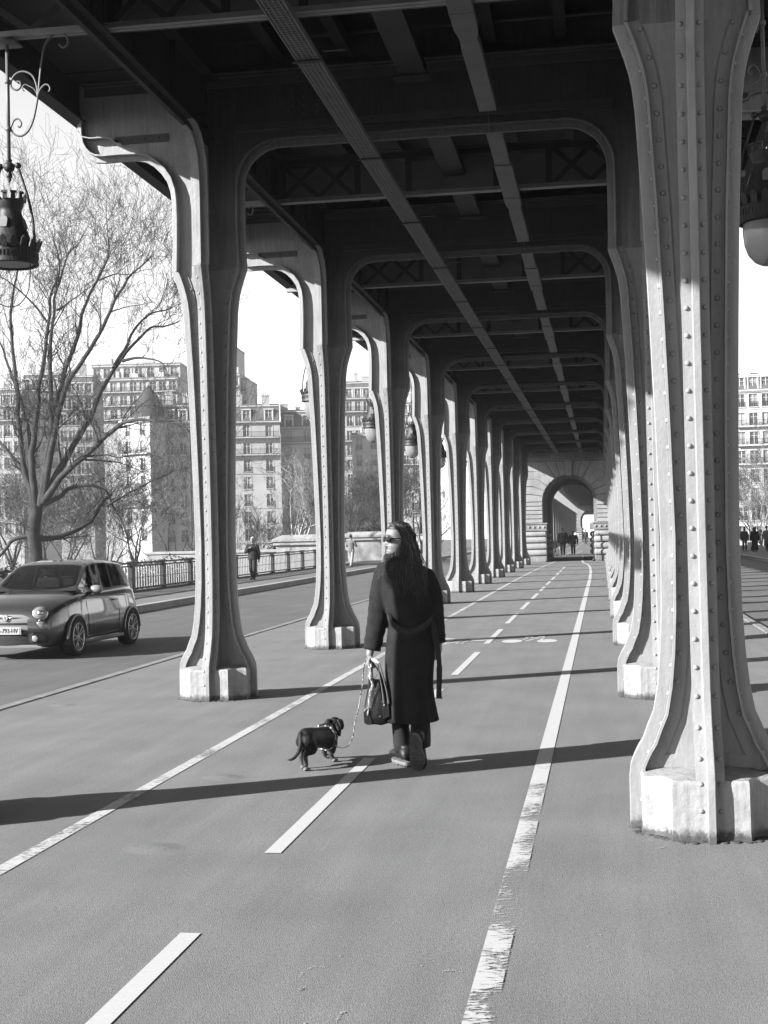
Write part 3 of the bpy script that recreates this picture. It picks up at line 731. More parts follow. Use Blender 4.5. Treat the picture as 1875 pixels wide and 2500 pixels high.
# ================================================================ lanterns, railings, parapet blocks
M_lan = mat('lantern iron', .02, .5, .3, 18, .4, 60)
M_pole = mat('lantern pole paint', .10, .45, .15, 10)
def glassy(name, v=.5):
    m, t, p = new_mat(name); p.inputs['Base Color'].default_value = (v, v, v, 1); p.inputs['Roughness'].default_value = .12
    p.inputs['Transmission Weight'].default_value = .55; p.inputs['IOR'].default_value = 1.2; return m
M_bowl = glassy('frosted bowl', .22); M_vent = mat('vent pane', .13, .4)
def scroll(c, r0, r1, a0, turns, n=22, sx=1):
    """spiral in the XZ plane"""
    out = []
    for k in range(n+1):
        t = k/n; a = a0+2*pi*turns*t; r = lerp(r0, r1, t); out.append((c[0]+sx*r*cos(a), 0, c[1]+r*sin(a)))
    return out
def lantern(label, loc, sd, bowl=True):
    """pole top at local z = 0; sd=-1 lantern at the left side (scrolls run inward, to +x)"""
    k = -sd
    root = thing('hanging_lantern', label, 'lantern', loc, 0, 'hanging lanterns under the deck edge')
    b = MB(); b.tube([(0,0,.02), (0,0,-.98)], .0155, 10)
    b.box(-.10, .10, -.09, .09, .0, .02); b.box(-.06, .06, -.05, .05, .02, .06)
    for z in (-.31, -.71): b.lathe([(.016, z-.02), (.026, z-.015), (.026, z+.015), (.016, z+.02)], n=10)
    b.build('pole', M_pole, root, smooth=True)
    b = MB()
    main = spline([(k*.02,0,-.71), (k*.05,0,-.755), (k*.11,0,-.775), (k*.17,0,-.74), (k*.215,0,-.66), (k*.245,0,-.55), (k*.27,0,-.42), (k*.285,0,-.30), (k*.305,0,-.16), (k*.33,0,-.04), (k*.38,0,.03), (k*.45,0,.07), (k*.52,0,.04), (k*.54,0,-.02), (k*.50,0,-.06), (k*.46,0,-.03)], 5)
    b.tube(main, .0095, 6)
    b.tube(spline([(k*.02,0,-.70), (k*.05,0,-.64), (k*.09,0,-.63), (k*.115,0,-.67), (k*.10,0,-.70), (k*.085,0,-.69)], 5), .008, 6)
    b.tube(spline([(k*.262,0,-.46), (k*.26,0,-.38), (k*.225,0,-.28), (k*.15,0,-.235), (k*.075,0,-.25), (k*.03,0,-.31), (k*.035,0,-.36), (k*.08,0,-.385), (k*.115,0,-.36), (k*.11,0,-.32), (k*.08,0,-.315)], 5), .009, 6)
    b.tube(spline([(k*.262,0,-.44), (k*.235,0,-.39), (k*.19,0,-.36), (k*.15,0,-.345), (k*.13,0,-.375), (k*.145,0,-.40)], 5), .006, 6)
    b.tube(spline([(k*.262,0,-.46), (k*.285,0,-.40), (k*.325,0,-.36), (k*.36,0,-.365), (k*.375,0,-.40), (k*.36,0,-.42)], 5), .008, 6)
    b.build('scroll_bracket', M_pole, root, smooth=True)
    b = MB(); b.sphere((0,0,-1.03), .046, 14, 10); b.lathe([(.02,-.96), (.028,-.975), (.018,-.99)], n=10)
    b.lathe([(.012,-1.07), (.028,-1.10), (.024,-1.12), (.012,-1.125), (.02,-1.135), (.001,-1.165)], n=10)
    for s_ in (-1, 1):
        b.tube([(0,0,-1.02), (s_*.07,0,-1.02)], .014, 8); b.sphere((s_*.078,0,-1.022), .027, 10, 8)
        b.tube(spline([(s_*.078,0,-1.04), (s_*.12,0,-1.16), (s_*.16,0,-1.29), (s_*.195,0,-1.45), (s_*.21,0,-1.6), (s_*.215,0,-1.72)], 5), .011, 6)
    b.build('yoke', M_lan, root, smooth=True)
    b = MB()
    b.lathe([(.12,-1.315), (.112,-1.36), (.10,-1.385), (.094,-1.40), (.096,-1.42), (.11,-1.47), (.135,-1.55), (.165,-1.63), (.195,-1.70), (.215,-1.71), (.225,-1.745), (.222,-1.80), (.228,-1.83), (.232,-1.855), (.21,-1.862), (.195,-1.84), (.19,-1.74)], n=28)
    for q in range(12):
        a = 2*pi*q/12+.1; ca, sa = cos(a), sin(a)
        R_ = Matrix.Rotation(a, 3, 'Z'); b.obox((ca*.128, sa*.128, -1.295), .012, .035, .05, R_); b.obox((ca*.14, sa*.14, -1.265), .012, .05, .018, R_)
    for q in range(18):
        a = 2*pi*q/18; R_ = Matrix.Rotation(a, 3, 'Z') @ Matrix.Rotation(.35, 3, 'Y')
        b.obox((cos(a)*.238, sin(a)*.238, -1.70), .012, .05, .075, R_); b.obox((cos(a)*.252, sin(a)*.252, -1.665), .01, .028, .035, R_)
    for q in range(48):
        a = 2*pi*q/48; b.obox((cos(a)*.226, sin(a)*.226, -1.785), .006, .014, .05, Matrix.Rotation(a, 3, 'Z'))
    smooth_by_angle(b.build('hood', M_lan, root), 32)
    vm = None
    for q in range(4):
        a = -pi/2-.05
        if vm is None:
            b = MB(); vs = []; ca, sa = cos(a), sin(a)
            for (u, z) in [(-.038,-1.56), (.038,-1.56)]+[(.038*cos(t), -1.50+.04*sin(t)) for t in [pi*j/8 for j in range(9)]]:
                r = interp([(-1.65,.172), (-1.55,.135), (-1.47,.11), (-1.42,.098)], z)+.008; vs.append((ca*r-sa*u, sa*r+ca*u, z))
            b.add(vs, [tuple(range(len(vs)))]); vm = o = b.build('vent_window', M_vent, root)
        else: o = vm.copy(); COL.objects.link(o); o.rotation_euler = (0, 0, q*pi/2)
    if bowl:
        b = MB(); b.lathe([(.185,-1.86), (.188,-1.93), (.178,-2.02), (.15,-2.10), (.10,-2.16), (.05,-2.185), (.001,-2.19)], n=24); b.build('glass_bowl', M_bowl, root, smooth=True)
    else:
        b = MB(); b.lathe([(.185,-1.845), (.001,-1.843)], n=24); b.build('reflector', mat('reflector', .28, .4), root)
        b = MB(); b.tube(spline([(.17,0,-1.85), (.165,0,-1.98), (.14,0,-2.1), (.06,0,-2.19), (-.05,0,-2.2), (-.2,0,-2.12)], 6), .005, 5); b.build('loose_cable', M_iron, root)
    return root
for i in range(10):
    y = Y0+(i+.5)*S
    for sd in (-1, 1):
        if sd < 0:
            lb = 'large lantern at the upper left edge, its glass bowl missing and a cable dangling' if i == 0 else '%s hanging lantern with glass bowl on the left side, counted from the large one' % ordn[i]
        else:
            lb = 'large lantern with glass bowl behind the huge column at the right edge' if i == 0 else '%s hanging lantern on the right side, counted from the camera' % ordn[i]
        if i == 0 or sd < 0: r_ = lantern(lb, (XC+sd*3.05+(-.05 if sd < 0 else 0), y, 5.84), sd, not (sd < 0 and i == 0))
M_rail = mat('railing paint', .03, .5, .2, 8); M_bal = mat('railing bars', .30, .6, .2, 8)
def railing(x, y0, y1, label, gx):
    root = thing('bridge_railing', label, 'railing', (x, 0, -.03))
    b = MB(); b.box(-.06, .06, y0, y1, .93, .985); b.box(-.035, .035, y0, y1, .845, .88); b.box(-.05, .05, y0, y1, .10, .15); b.box(-.11, .11, y0, y1, 0, .055); b.build('top_rail', M_rail, root)
    y = y0; p = None
    while y < y1:
        if p is None:
            b = MB(); b.box(-.008, .008, .1, 3.15, .46, .48)
            for k in range(1, 12): yy = k*3.25/12; b.box(-.012, .012, yy-.05, yy+.05, .151, .844)
            p = b.build('bar_panel', M_bal, root); p.location = (0, y, 0)
        else: c = p.copy(); COL.objects.link(c); c.location = (0, y, 0)
        y += 3.25
    y = y0; p = None
    while y <= y1:
        if p is None:
            b = MB(); b.box(-.09, .09, -.12, .12, .056, .925); b.box(-.11, .11, -.15, .15, .986, 1.02); b.box(-.10, .10, -.14, .14, .056, .16); p = b.build('post', M_rail, root, bevel=.01); p.location = (0, y, 0)
        else: c = p.copy(); COL.objects.link(c); c.location = (0, y, 0)
        y += 3.25
railing(-15.25, 14.0, 80, 'dark iron railing with pale bars along the river side of the left pavement', 0)
railing(11.8, 20.0, 83, 'dark iron railing along the outer edge of the right pavement', 0)
M_cap = mat('pale stone cap', .24, .8, .15, 2, .4, 20, stain=.5, sscale=1.4, sdark=.55)
def block(name, label, x0, x1, y0, y1, zt, zb=-9):
    root = thing(name, label, 'stone block', (0,0,0))
    b = MB(); b.box(x0, x1, y0, y1, zb, zt); b.build('body', M_cap, root, bevel=.02)
    b = MB()
    for (o_, a, c) in ((.02, zt+.002, zt+.10), (.16, zt+.102, zt+.30), (.26, zt+.302, zt+.38), (.20, zt+.382, zt+.46)): b.box(x0-o_, x1+o_, y0-o_, y1+o_, a, c)
    xa, xb, ya, yb = x0-.18, x1+.18, y0-.18, y1+.18; z = zt+.462
    i_ = .45; b.add([(xa,ya,z),(xb,ya,z),(xb,yb,z),(xa,yb,z),(xa+i_,ya+i_,z+.22),(xb-i_,ya+i_,z+.22),(xb-i_,yb-i_,z+.22),(xa+i_,yb-i_,z+.22)], [(0,3,2,1),(4,5,6,7),(0,1,5,4),(1,2,6,5),(2,3,7,6),(3,0,4,7)])
    b.build('coping', M_cap, root, bevel=.015)
    return root
block('parapet_block', 'pale stone parapet block with stepped cap behind the left railing', -18.2, -15.6, 76, 82, 1.12)
block('parapet_block', 'far pale stone parapet block beyond the end of the railing, left of the woman', -17.3, -14.6, 92, 98, 1.25)
b = MB(); b.box(-19.4, -17.4, 92.2, 93, -2, .95); b.box(-19.5, -17.4, 92.1, 93.1, .95, 1.12); tag(b.build('low_wall', M_cap, bevel=.02), 'low stone wall beside the far parapet block', 'wall')
b = MB(); b.box(-34, -19.5, 100, 101, -5, .6); b.box(-34.1, -19.4, 99.9, 101.1, .602, .8); tag(b.build('quay_wall', M_cap, bevel=.02), 'pale quay wall behind the left railing', 'wall')
# ================================================================ far bank: apartment houses
def stonewall(nm, v): return mat(nm, v, .9, .16, .35, .2, 3, stain=.45, sscale=.18, sdark=.7, fine=.08, fscale=3, streak=0)
W_ST = [stonewall('house stone %d' % i, v) for i, v in enumerate((.30, .32, .36, .24))]
M_dome = mat('dark dome slate', .03, .8, .25, .8)
M_zinc = mat('zinc roof', .12, .6, .2, .5); M_slate = mat('slate roof', .07, .7, .25, .8, fine=.2, fscale=6)
M_frame = mat('window frame paint', .42, .6, .1, 2)
m_, t_, p_ = new_mat('window glass'); p_.inputs['Base Color'].default_value = (.02, .02, .02, 1); p_.inputs['Roughness'].default_value = .08; M_pane = m_
M_shut = mat('shutters', .4, .7, .1, 3)
def facade(mb, Wd, zb, zt, cols, rows, holes=None, y=0.0, dep=.32):
    xs = sorted(set([0, Wd]+[v for c in cols for v in c])); zs = sorted(set([zb, zt]+[v for r in rows for v in r]))
    for i in range(len(xs)-1):
        for j in range(len(zs)-1):
            hole = any(abs(c[0]-xs[i]) < 1e-6 for c in cols) and any(abs(r[0]-zs[j]) < 1e-6 for r in rows)
            a, b_, c, d = xs[i], xs[i+1], zs[j], zs[j+1]
            if not hole: mb.add([(a,y,c),(b_,y,c),(b_,y,d),(a,y,d)], [(0,1,2,3)])
            else: mb.add([(a,y,c),(b_,y,c),(b_,y,d),(a,y,d),(a,y+dep,c),(b_,y+dep,c),(b_,y+dep,d),(a,y+dep,d)], [(0,1,5,4),(1,2,6,5),(2,3,7,6),(3,0,4,7)])
RW = random.Random(77); M_curt = mat('pale curtain behind glass', .16, .6); M_blind = mat('drawn blind', .26, .8)
_win = {}
def window_mesh(w_, h, shut):
    key = (round(w_, 2), round(h, 2), shut)
    if key in _win: return _win[key]
    b = MB(); t = .07
    b.box(0, t, .12, .2, 0, h); b.box(w_-t, w_, .12, .2, 0, h); b.box(t, w_-t, .12, .2, h-t, h); b.box(t, w_-t, .12, .2, 0, t*1.4)
    b.box(w_/2-.05, w_/2+.05, .11, .2, t*1.4, h-t); b.box(t, w_/2-.05, .13, .19, h*.68, h*.68+.05); b.box(w_/2+.05, w_-t, .13, .19, h*.68, h*.68+.05)
    if shut: b.box(-.55, -.02, -.06, -.01, 0, h); b.box(w_+.02, w_+.55, -.06, -.01, 0, h)
    f = b.build('window', M_frame); b = MB(); b.box(t, w_-t, .205, .215, .05, h-.05); g = b.build('pane', M_pane, f)
    _win[key] = [f, g, False]; return _win[key]
def place_window(root, x, z, w_, h, shut=False, y=0.0):
    k = window_mesh(w_, h, shut); f, g, used = k
    if not used: k[2] = True; fo, go = f, g
    else: fo = f.copy(); go = g.copy(); COL.objects.link(fo); COL.objects.link(go); go.parent = fo
    if RW.random() < .4: go.material_slots[0].link = 'OBJECT'; go.material_slots[0].material = RW.choice((M_curt, M_curt, M_blind))
    fo.parent = root; fo.location = (x, y, z)
def balcony(root, x0, x1, z, deep=.7, slab=True):
    b = MB()
    if slab: b.box(x0, x1, -deep, 0, z-.22, z)
    o = b.build('balcony', root_wall(root), root) if slab else None
    r = MB(); r.box(x0, x1, -deep, -deep+.05, z+.92, z+.98); r.box(x0, x1, -deep+.01, -deep+.04, z+.08, z+.12)
    x = x0
    while x < x1: r.box(x, x+.045, -deep+.01, -deep+.04, z, z+.94); x += .2
    if slab: r.build('balcony_rail', M_iron, o)
    else: r.build('balcony_rail', M_iron, root)
def root_wall(root): return ROOTM[root.name]
ROOTM = {}
def house(label, px0, px1, Y, turn, ytop, nfl, ncol, wm, fh=3.13, mans=True, wide=1.25, bal=(4,), dep=14, shut=False, dorm=None, name='apartment_house', minis=False, roofh=3.0, chim=3, seed=1, cat='house', zb=-5.0, rowsoff=0):
    """facade between two picture columns; its top line at ytop, facing the camera turned by `turn` degrees"""
    a = atY(px0, 1300, Y); ang = rad(turn)
    d = ray(px1, 1300); # intersect with facade line
    # solve a + s*(cos,sin) = t*d (xy)
    dx, dy = cos(ang), sin(ang); det = dx*(-d.y)-dy*(-d.x)
    s_ = ((-a.x)*(-d.y)-(-a.y)*(-d.x))/det
    Wd = abs(s_); zt = atY((px0+px1)/2, ytop, Y).z
    root = thing(name, label, cat, (a.x, a.y, 0), ang); ROOTM[root.name] = wm
    rn = random.Random(seed)
    pit = Wd/ncol; cols = [(pit*(i+.5)-wide/2, pit*(i+.5)+wide/2) for i in range(ncol)]
    rows = []
    for k in range(nfl):
        z1 = zt-.62-rowsoff-k*fh
        if z1-2.3 < zb: break
        rows.append((z1-2.15, z1))
    nfl = len(rows)
    b = MB(); facade(b, Wd, zb, zt, cols, rows)
    b.add([(0,0,zb),(0,dep,zb),(0,dep,zt),(0,0,zt)], [(0,1,2,3)]); b.add([(Wd,0,zb),(Wd,dep,zb),(Wd,dep,zt),(Wd,0,zt)], [(0,1,2,3)])
    b.box(0.01, Wd-.01, .33, dep, zb, zt-.01)
    for k in range(nfl):
        zz = rows[k][0]-.35
        for (c0, c1) in cols:
            if not minis: b.box(c0-.12, c1+.12, -.05, .0, rows[k][1]+.0, rows[k][1]+.16); b.box(c0-.16, c0-.001, -.035, 0, rows[k][0], rows[k][1]); b.box(c1+.001, c1+.16, -.035, 0, rows[k][0], rows[k][1])
            b.box(c0-.15, c1+.15, -.14, 0, rows[k][0]-.13, rows[k][0]-.003)
        if k % 2 == 0: b.box(0, Wd, -.09, 0, zz-.1, zz+.06)
        for (c0, c1) in cols: place_window(root, c0, rows[k][0], c1-c0, rows[k][1]-rows[k][0], shut)
    b.build('wall', wm, root)
    b = MB(); b.box(-.15, Wd+.15, -.42, .0, zt-.18, zt+.06); b.box(-.05, Wd+.05, -.25, 0, zt-.36, zt-.183); b.box(-.15, Wd+.15, -.005, dep, zt+.0, zt+.055)
    x = .3
    while x < Wd: b.box(x, x+.16, -.36, -.005, zt-.30, zt-.185) if False else None; x += .6
    b.build('cornice', wm, root)
    for k in bal:
        if k < nfl: balcony(root, .2, Wd-.2, rows[k][0]-.02)
    gd = None
    for k in range(nfl):
        if k in bal: continue
        for (c0, c1) in cols:
            if gd is None:
                r = MB(); w2 = c1-c0; r.box(-.05, w2+.05, -.13, -.10, .85, .9); x = 0
                r.box(-.05, w2+.05, -.13, -.10, .06, .10)
                while x < w2: r.box(x, x+.05, -.13, -.10, 0, .86); x += .17
                g = gd = r.build('window_guard', M_iron, root)
            else: g = gd.copy(); COL.objects.link(g)
            g.location = (c0, 0, rows[k][0])
    if mans:
        b = MB(); h = roofh; i_ = 1.15
        b.prism([(0, zt+.06), (i_*.25, zt+.06+h*.55), (i_, zt+.06+h), (dep/2, zt+h+1.0), (dep-i_, zt+.06+h), (dep, zt+.06)], lambda y, z, t: (t, y, z), .1, Wd-.1)
        rf = b.build('roof', M_slate, root)
        b = MB(); b.box(0.05, Wd-.05, .9, 1.35, zt+h-.05, zt+h+.12); b.build('roof_ridge', M_frame, rf)
        for (c0, c1) in (dorm if dorm else cols):
            b = MB(); h2 = 1.9
            b.box(c0-.22, c0-.002, .02, 1.3, zt+.25, zt+.25+h2); b.box(c1+.002, c1+.22, .02, 1.3, zt+.25, zt+.25+h2); b.box(c0-.3, c1+.3, -.08, 1.5, zt+.25+h2+.002, zt+.25+h2+.2)
            b.build('dormer', M_frame, rf); place_window(rf, c0, zt+.25, c1-c0, h2, y=.02)
        for k in range(chim):
            cx = (k+.5)*Wd/chim+rn.uniform(-.6, .6); w_ = rn.uniform(.8, 2.0); hh = rn.uniform(1.2, 2.6); b = MB()
            y_ = rn.uniform(2, 6); b.box(cx-w_/2, cx+w_/2, y_, y_+.7, zt+h-.5, zt+h+hh); b.box(cx-w_/2-.08, cx+w_/2+.08, y_-.08, y_+.78, zt+h+hh, zt+h+hh+.15)
            x = cx-w_/2+.12
            while x < cx+w_/2-.1: b.lathe([(.11, 0), (.09, .5)], (x, y_+.35, zt+h+hh+.15), 7); x += .32
            b.build('chimney', wm, rf)
    else:
        b = MB(); b.box(-.1, Wd+.1, -.1, dep, zt+.06, zt+.5); rf = b.build('roof', M_zinc, root)
        for k in range(chim):
            cx = rn.uniform(1, max(1.1, Wd-1)); b = MB(); w_ = rn.uniform(.8, 2.4); b.box(cx-w_/2, cx+w_/2, 3, 5, zt+.5, zt+rn.uniform(1.2, 2.8)); b.build('chimney', wm, rf)
    return root, Wd, zt
house('apartment house with pale dormers right of the nearest left column', 470, 689, 240, 13, 1028, 7, 4, W_ST[0], bal=(0, 1), seed=2, roofh=2.9)
house('lower apartment house with dark mansard beside the second left column', 690, 775, 247, 13, 1042, 6, 2, W_ST[1], bal=(0,), seed=3, roofh=2.9, chim=3)
house('dark fronted apartment house with balconies behind the big bare tree', 372, 468, 238, 13, 1030, 7, 3, W_ST[0], bal=(1, 4), seed=4, roofh=3)
r_, w_, z_ = house('sunlit narrow corner house below the dome, behind the bare tree', 300, 371, 238, -28, 1028, 7, 2, W_ST[2], bal=(1, 4), seed=5, mans=False, chim=0, dep=4)
# its dome
c = atY(346, 1030, 241); b = MB()
b.lathe([(3.2, 0), (3.0, .5), (2.75, 1.7), (2.2, 3.1), (1.5, 4.4), (.8, 5.3), (.3, 5.7), (.05, 6.1), (.02, 7.2)], (w_*.55, 3.0, z_+.4), 20)
smooth_by_angle(b.build('dome', M_dome, r_), 40)
house('long modern block with white balcony bands rising above the dome', 225, 440, 300, 6, 925, 3, 9, W_ST[1], mans=False, bal=(0, 1, 2), seed=6, chim=3, wide=1.6, minis=True)
house('recessed top storeys of the modern block behind the bare tree', 232, 330, 306, 6, 893, 2, 4, W_ST[2], mans=False, bal=(1,), seed=7, chim=1, wide=1.6, minis=True)
house('modern penthouse storey with grey roof behind the bare tree', 332, 448, 306, 6, 890, 2, 4, W_ST[0], mans=False, bal=(1,), seed=8, chim=1, wide=1.6, minis=True)
house('apartment house with dark roof behind the left limbs of the bare tree', 150, 232, 250, 12, 962, 8, 4, W_ST[3], bal=(0, 4), seed=9, roofh=3.5, chim=2)
house('pale tall apartment house at the left behind the bare tree', 60, 149, 255, 10, 952, 8, 4, W_ST[2], bal=(0, 3), seed=10, roofh=3.2)
house('apartment house at the left edge behind the bare tree', -40, 59, 250, 8, 990, 8, 4, W_ST[1], bal=(0, 4), seed=11, roofh=3.2)
house('stepped white block above the mansard roofs right of the nearest left column', 560, 592, 330, 4, 915, 4, 2, W_ST[2], mans=False, bal=(0, 2), seed=12, chim=1, minis=True)
house('white upper tower of the stepped block against the sky', 555, 581, 336, 4, 848, 5, 1, W_ST[2], mans=False, bal=(), seed=13, chim=0, minis=True)
house('slim grey stair tower beside the stepped white block', 593, 611, 332, 4, 928, 3, 1, W_ST[1], mans=False, bal=(), seed=14, chim=0, minis=True)
house('slate roofed house with dormers between second and third left columns', 828, 912, 290, 9, 972, 8, 4, W_ST[0], bal=(0, 2), seed=15, roofh=3.4, dep=12)
house('low white house before the slate roofed one between second and third left columns', 864, 935, 262, 8, 1062, 6, 2, W_ST[2], mans=False, bal=(), seed=16, chim=2, minis=True)
house('distant apartment house behind the trees, between the third and fourth left columns', 940, 1075, 330, 5, 1010, 8, 6, W_ST[1], bal=(0, 3), seed=17)
house('bright gatehouse pavilion seen right of the woman\'s head', 1012, 1046, 170, 2, 1190, 4, 2, W_ST[2], mans=False, bal=(), seed=18, chim=0, fh=3.0, dep=5)
house('white upper floors of the apartment house at the right edge', 1800, 1960, 235, -6, 951, 9, 5, W_ST[2], bal=(1, 2, 3), seed=19, roofh=2.6, chim=3, wide=1.4)
house('pale building closing the view through the far stone arch', 1380, 1500, 300, 0, 1240, 1, 1, mat('sunlit distant wall', .6, .9, .1, .5), mans=False, bal=(), seed=20, chim=0, minis=True, rowsoff=9)
# mound of the quay garden
b = MB(); n = 40
b.add([(-150+300*(i/n), 103+6*j, -4.4+(1.9 if j == 1 else 0)+(noise.noise(Vector((i*.4, j, 0)))*.8 if j == 1 else -.3)) for j in range(3) for i in range(n+1)], [(j*(n+1)+i, j*(n+1)+i+1, (j+1)*(n+1)+i+1, (j+1)*(n+1)+i) for j in range(2) for i in range(n)])
struct(b.build('quay_slope', M_earth, smooth=True))
# ================================================================ bare trees
M_bark = mat('bark', .028, .9, .5, 2.5, 1.0, 7, stain=.5, sscale=2, sdark=.5); M_twig = mat('twigs', .042, .9, .3, 3); M_tw2 = mat('pale twigs', .13, .9, .3, 3); M_bark2 = mat('pale plane bark', .24, .9, .5, 2.5, .4, 20)
def grow(mb, tw, p, d, ln, r, lev, rn, up=.25, wig=.25, nch=3, spread=.7, tmin=.006, minr=.012):
    """one branch with its side branches; thick ones go into mb, twigs into tw"""
    n = 5 if lev > 1 else 4; pts = [p.copy()]; q = p.copy(); dd = d.normalized()
    for k in range(n):
        dd = (dd+Vector((rn.uniform(-wig, wig), rn.uniform(-wig, wig), rn.uniform(-wig, wig)+up*.3))).normalized(); q = q+dd*(ln/n); pts.append(q.copy())
    rr = [max(tmin, r*(1-.75*k/n)) for k in range(n+1)]
    tgt = mb if lev > 1 else tw
    tgt.tube(pts, rr, 6 if r > .12 else (4 if r > .04 else 3), cap=False)
    if lev <= 0: return
    m = nch+(1 if rn.random() < .5 else 0)
    for k in range(m):
        t = rn.uniform(.25, 1.0) if k else 1.0; i = min(n-1, int(t*n)); b = pts[i].lerp(pts[i+1], t*n-i) if i < n else pts[-1]
        ax = Vector((rn.uniform(-1, 1), rn.uniform(-1, 1), rn.uniform(-1, 1))); nd = (dd+ax.normalized()*spread+Vector((0, 0, up))).normalized()
        grow(mb, tw, b, nd, ln*rn.uniform(.5, .78), max(tmin, r*(1-.75*t)*.75+.001), lev-1, rn, up, wig, nch, spread, tmin, minr)
def bare_tree(name, label, base, H, seed, lev=5, bark=None, twig=None, up=.35, spread=.65, r0=.3, nch=3, group=None, cat='tree', lean=(0,0), tmin=.01):
    rn = random.Random(seed); tr = MB(); tw = MB(); root = thing(name, label, cat, base, 0, group)
    th = H*.24; tr.tube([(0,0,0), (lean[0]*.3, lean[1]*.3, th*.5), (lean[0], lean[1], th)], [r0*1.15, r0*.9, r0*.8], 8, cap=False)
    for k in range(4):
        a = 2*pi*k/4+rn.uniform(-.5, .5); d = Vector((cos(a)*.6, sin(a)*.6, 1.0))
        grow(tr, tw, Vector((lean[0], lean[1], th*rn.uniform(.85, 1.0))), d, H*.30, r0*.6, lev, rn, up*.5, .26, nch, spread+.25, tmin)
    tr.build('trunk', bark or M_bark, root); tw.build('crown', twig or M_twig, root); return root
# the great tree, its limbs laid out as they stand
YT = 78.0
def L8(pts): return [(x/2.304, 480+y/2.304) for x, y in pts]
LIMBS = [([(205,2200),(200,2050),(190,1900),(205,1740)], .68, .58),
 ([(195,1760),(160,1600),(120,1450),(100,1150),(75,900),(60,700),(80,520),(110,400),(100,300)], .34, .05),
 ([(200,1750),(180,1500),(200,1300),(215,1100),(250,900),(275,700),(290,550),(330,400),(300,220)], .38, .05),
 ([(225,1740),(262,1500),(290,1300),(285,1100),(285,900),(295,700),(320,530),(370,350),(440,270)], .36, .05),
 ([(235,1730),(280,1420),(330,1150),(380,950),(440,770),(490,590),(560,450),(610,330),(600,180)], .36, .05),
 ([(240,1720),(300,1370),(350,1150),(430,980),(540,820),(620,640),(690,510),(760,420),(850,330)], .36, .05),
 ([(250,1710),(330,1550),(400,1430),(500,1250),(580,1080),(660,940),(760,820),(850,740),(930,735),(1015,700)], .40, .05),
 ([(640,965),(700,860),(760,740),(830,670),(920,640),(1000,600)], .2, .04),
 ([(690,925),(760,900),(830,905),(900,940),(950,1010)], .17, .04),
 ([(240,1720),(380,1540),(500,1440),(600,1350),(680,1290),(760,1255),(900,1260),(1000,1265),(1055,1310)], .36, .06),
 ([(195,1900),(250,1925),(330,1912),(440,1870),(520,1810),(570,1720),(630,1680)], .34, .14),
 ([(250,1730),(330,1690),(400,1645),(500,1625),(590,1665),(640,1740),(680,1830)], .26, .08),
 ([(600,1740),(700,1680),(850,1600),(950,1560),(1060,1525)], .12, .03),
 ([(200,1740),(130,1550),(60,1450),(-40,1350),(-120,1320)], .28, .08),
 ([(190,1500),(150,1280),(90,1050),(50,960),(0,820),(-60,700)], .24, .05),
 ([(200,1900),(120,1910),(60,1950),(-30,2060)], .28, .12),
 ([(270,710),(200,620),(120,540),(40,470),(-30,440)], .12, .03),
 ([(320,640),(400,580),(500,510),(520,505)], .10, .02),
 ([(620,650),(700,620),(850,595)], .09, .02), ([(560,470),(640,440),(730,430),(850,415)], .09, .02),
 ([(480,1480),(600,1490),(720,1510),(800,1550)], .1, .03)]
rn = random.Random(11)
base = atY(88, 1390, YT); base.z = -9.2
gt_ = thing('great_bare_tree', 'great leafless tree with many rising limbs filling the left side behind the car', 'tree', base)
tr = MB(); tw = MB(); cr_ = MB()
for li, (P, r0, r1) in enumerate(LIMBS):
    P = L8(P); off = (0 if li == 0 else rn.uniform(-4, 4)); n = len(P); W3 = []
    for k, (x, y) in enumerate(P):
        t = k/(n-1); q = atY(x, y, YT+off*t*(1 if li not in (7, 8, 12, 16, 17, 18, 19, 20) else 1)); W3.append(q-base)
    if li == 0: W3 = [Vector((0,0,0))]+W3
    C = spline(W3, 4); m = len(C)-1; rad_ = [lerp(r0, r1, (k/m)**.7)*.66 for k in range(m+1)]
    for k in range(m+1): C[k] = C[k]+Vector((noise.noise(C[k]*.9), noise.noise(C[k]*.9+Vector((5,5,5))), noise.noise(C[k]*.9+Vector((9,1,3)))))*.14*min(1, k/3)
    tr.tube(C, rad_, 9, cap=False)
    if li == 0: continue
    L_ = sum((C[k+1]-C[k]).length for k in range(m)); nb = int(L_/(.72 if li not in (9, 10, 11) else .6)); drop = li in (9, 10, 11, 15)
    for j in range(nb):
        t = rn.uniform(.12, 1.0) if j else 1.0; k = min(m-1, int(t*m)); p = C[k].lerp(C[k+1], t*m-k); d0 = (C[k+1]-C[k]).normalized()
        ax = Vector((rn.uniform(-1, 1), rn.uniform(-1, 1), rn.uniform(-.2, 1))).normalized()
        low = t < .45
        d = (d0*.7+ax*.9+Vector((0, 0, (.35 if not drop else -.1)))).normalized()
        ln = (rn.uniform(1.6, 3.8) if not low else rn.uniform(1.0, 3.0))*(1.15 if t > .9 else 1)
        grow(cr_, tw, p, d, ln, max(.022, rad_[k]*rn.uniform(.25, .45)), 3, rn, (.22 if not drop else rn.choice((.2, -.35))), .3, 3, 1.0, .0085)
tr.build('trunk', M_bark, gt_, smooth=True); cr_.build('branches', M_bark, gt_); tw.build('twigs', M_twig, gt_)
def at_tree(px, Y, zb): q = atY(px, 1300, Y); return (q.x, q.y, zb)
bare_tree('young_bare_tree', 'slender young bare tree behind the man on the left pavement', at_tree(628, 130, -4.6), 11, 21, 5, None, None, .5, .5, .13, 3, cat='tree')
bare_tree('plane_tree', 'bare plane tree with pale bark in front of the lower mansard house', at_tree(727, 150, -4.6), 18, 22, 6, M_bark2, M_tw2, .45, .6, .34, 2, tmin=.014)
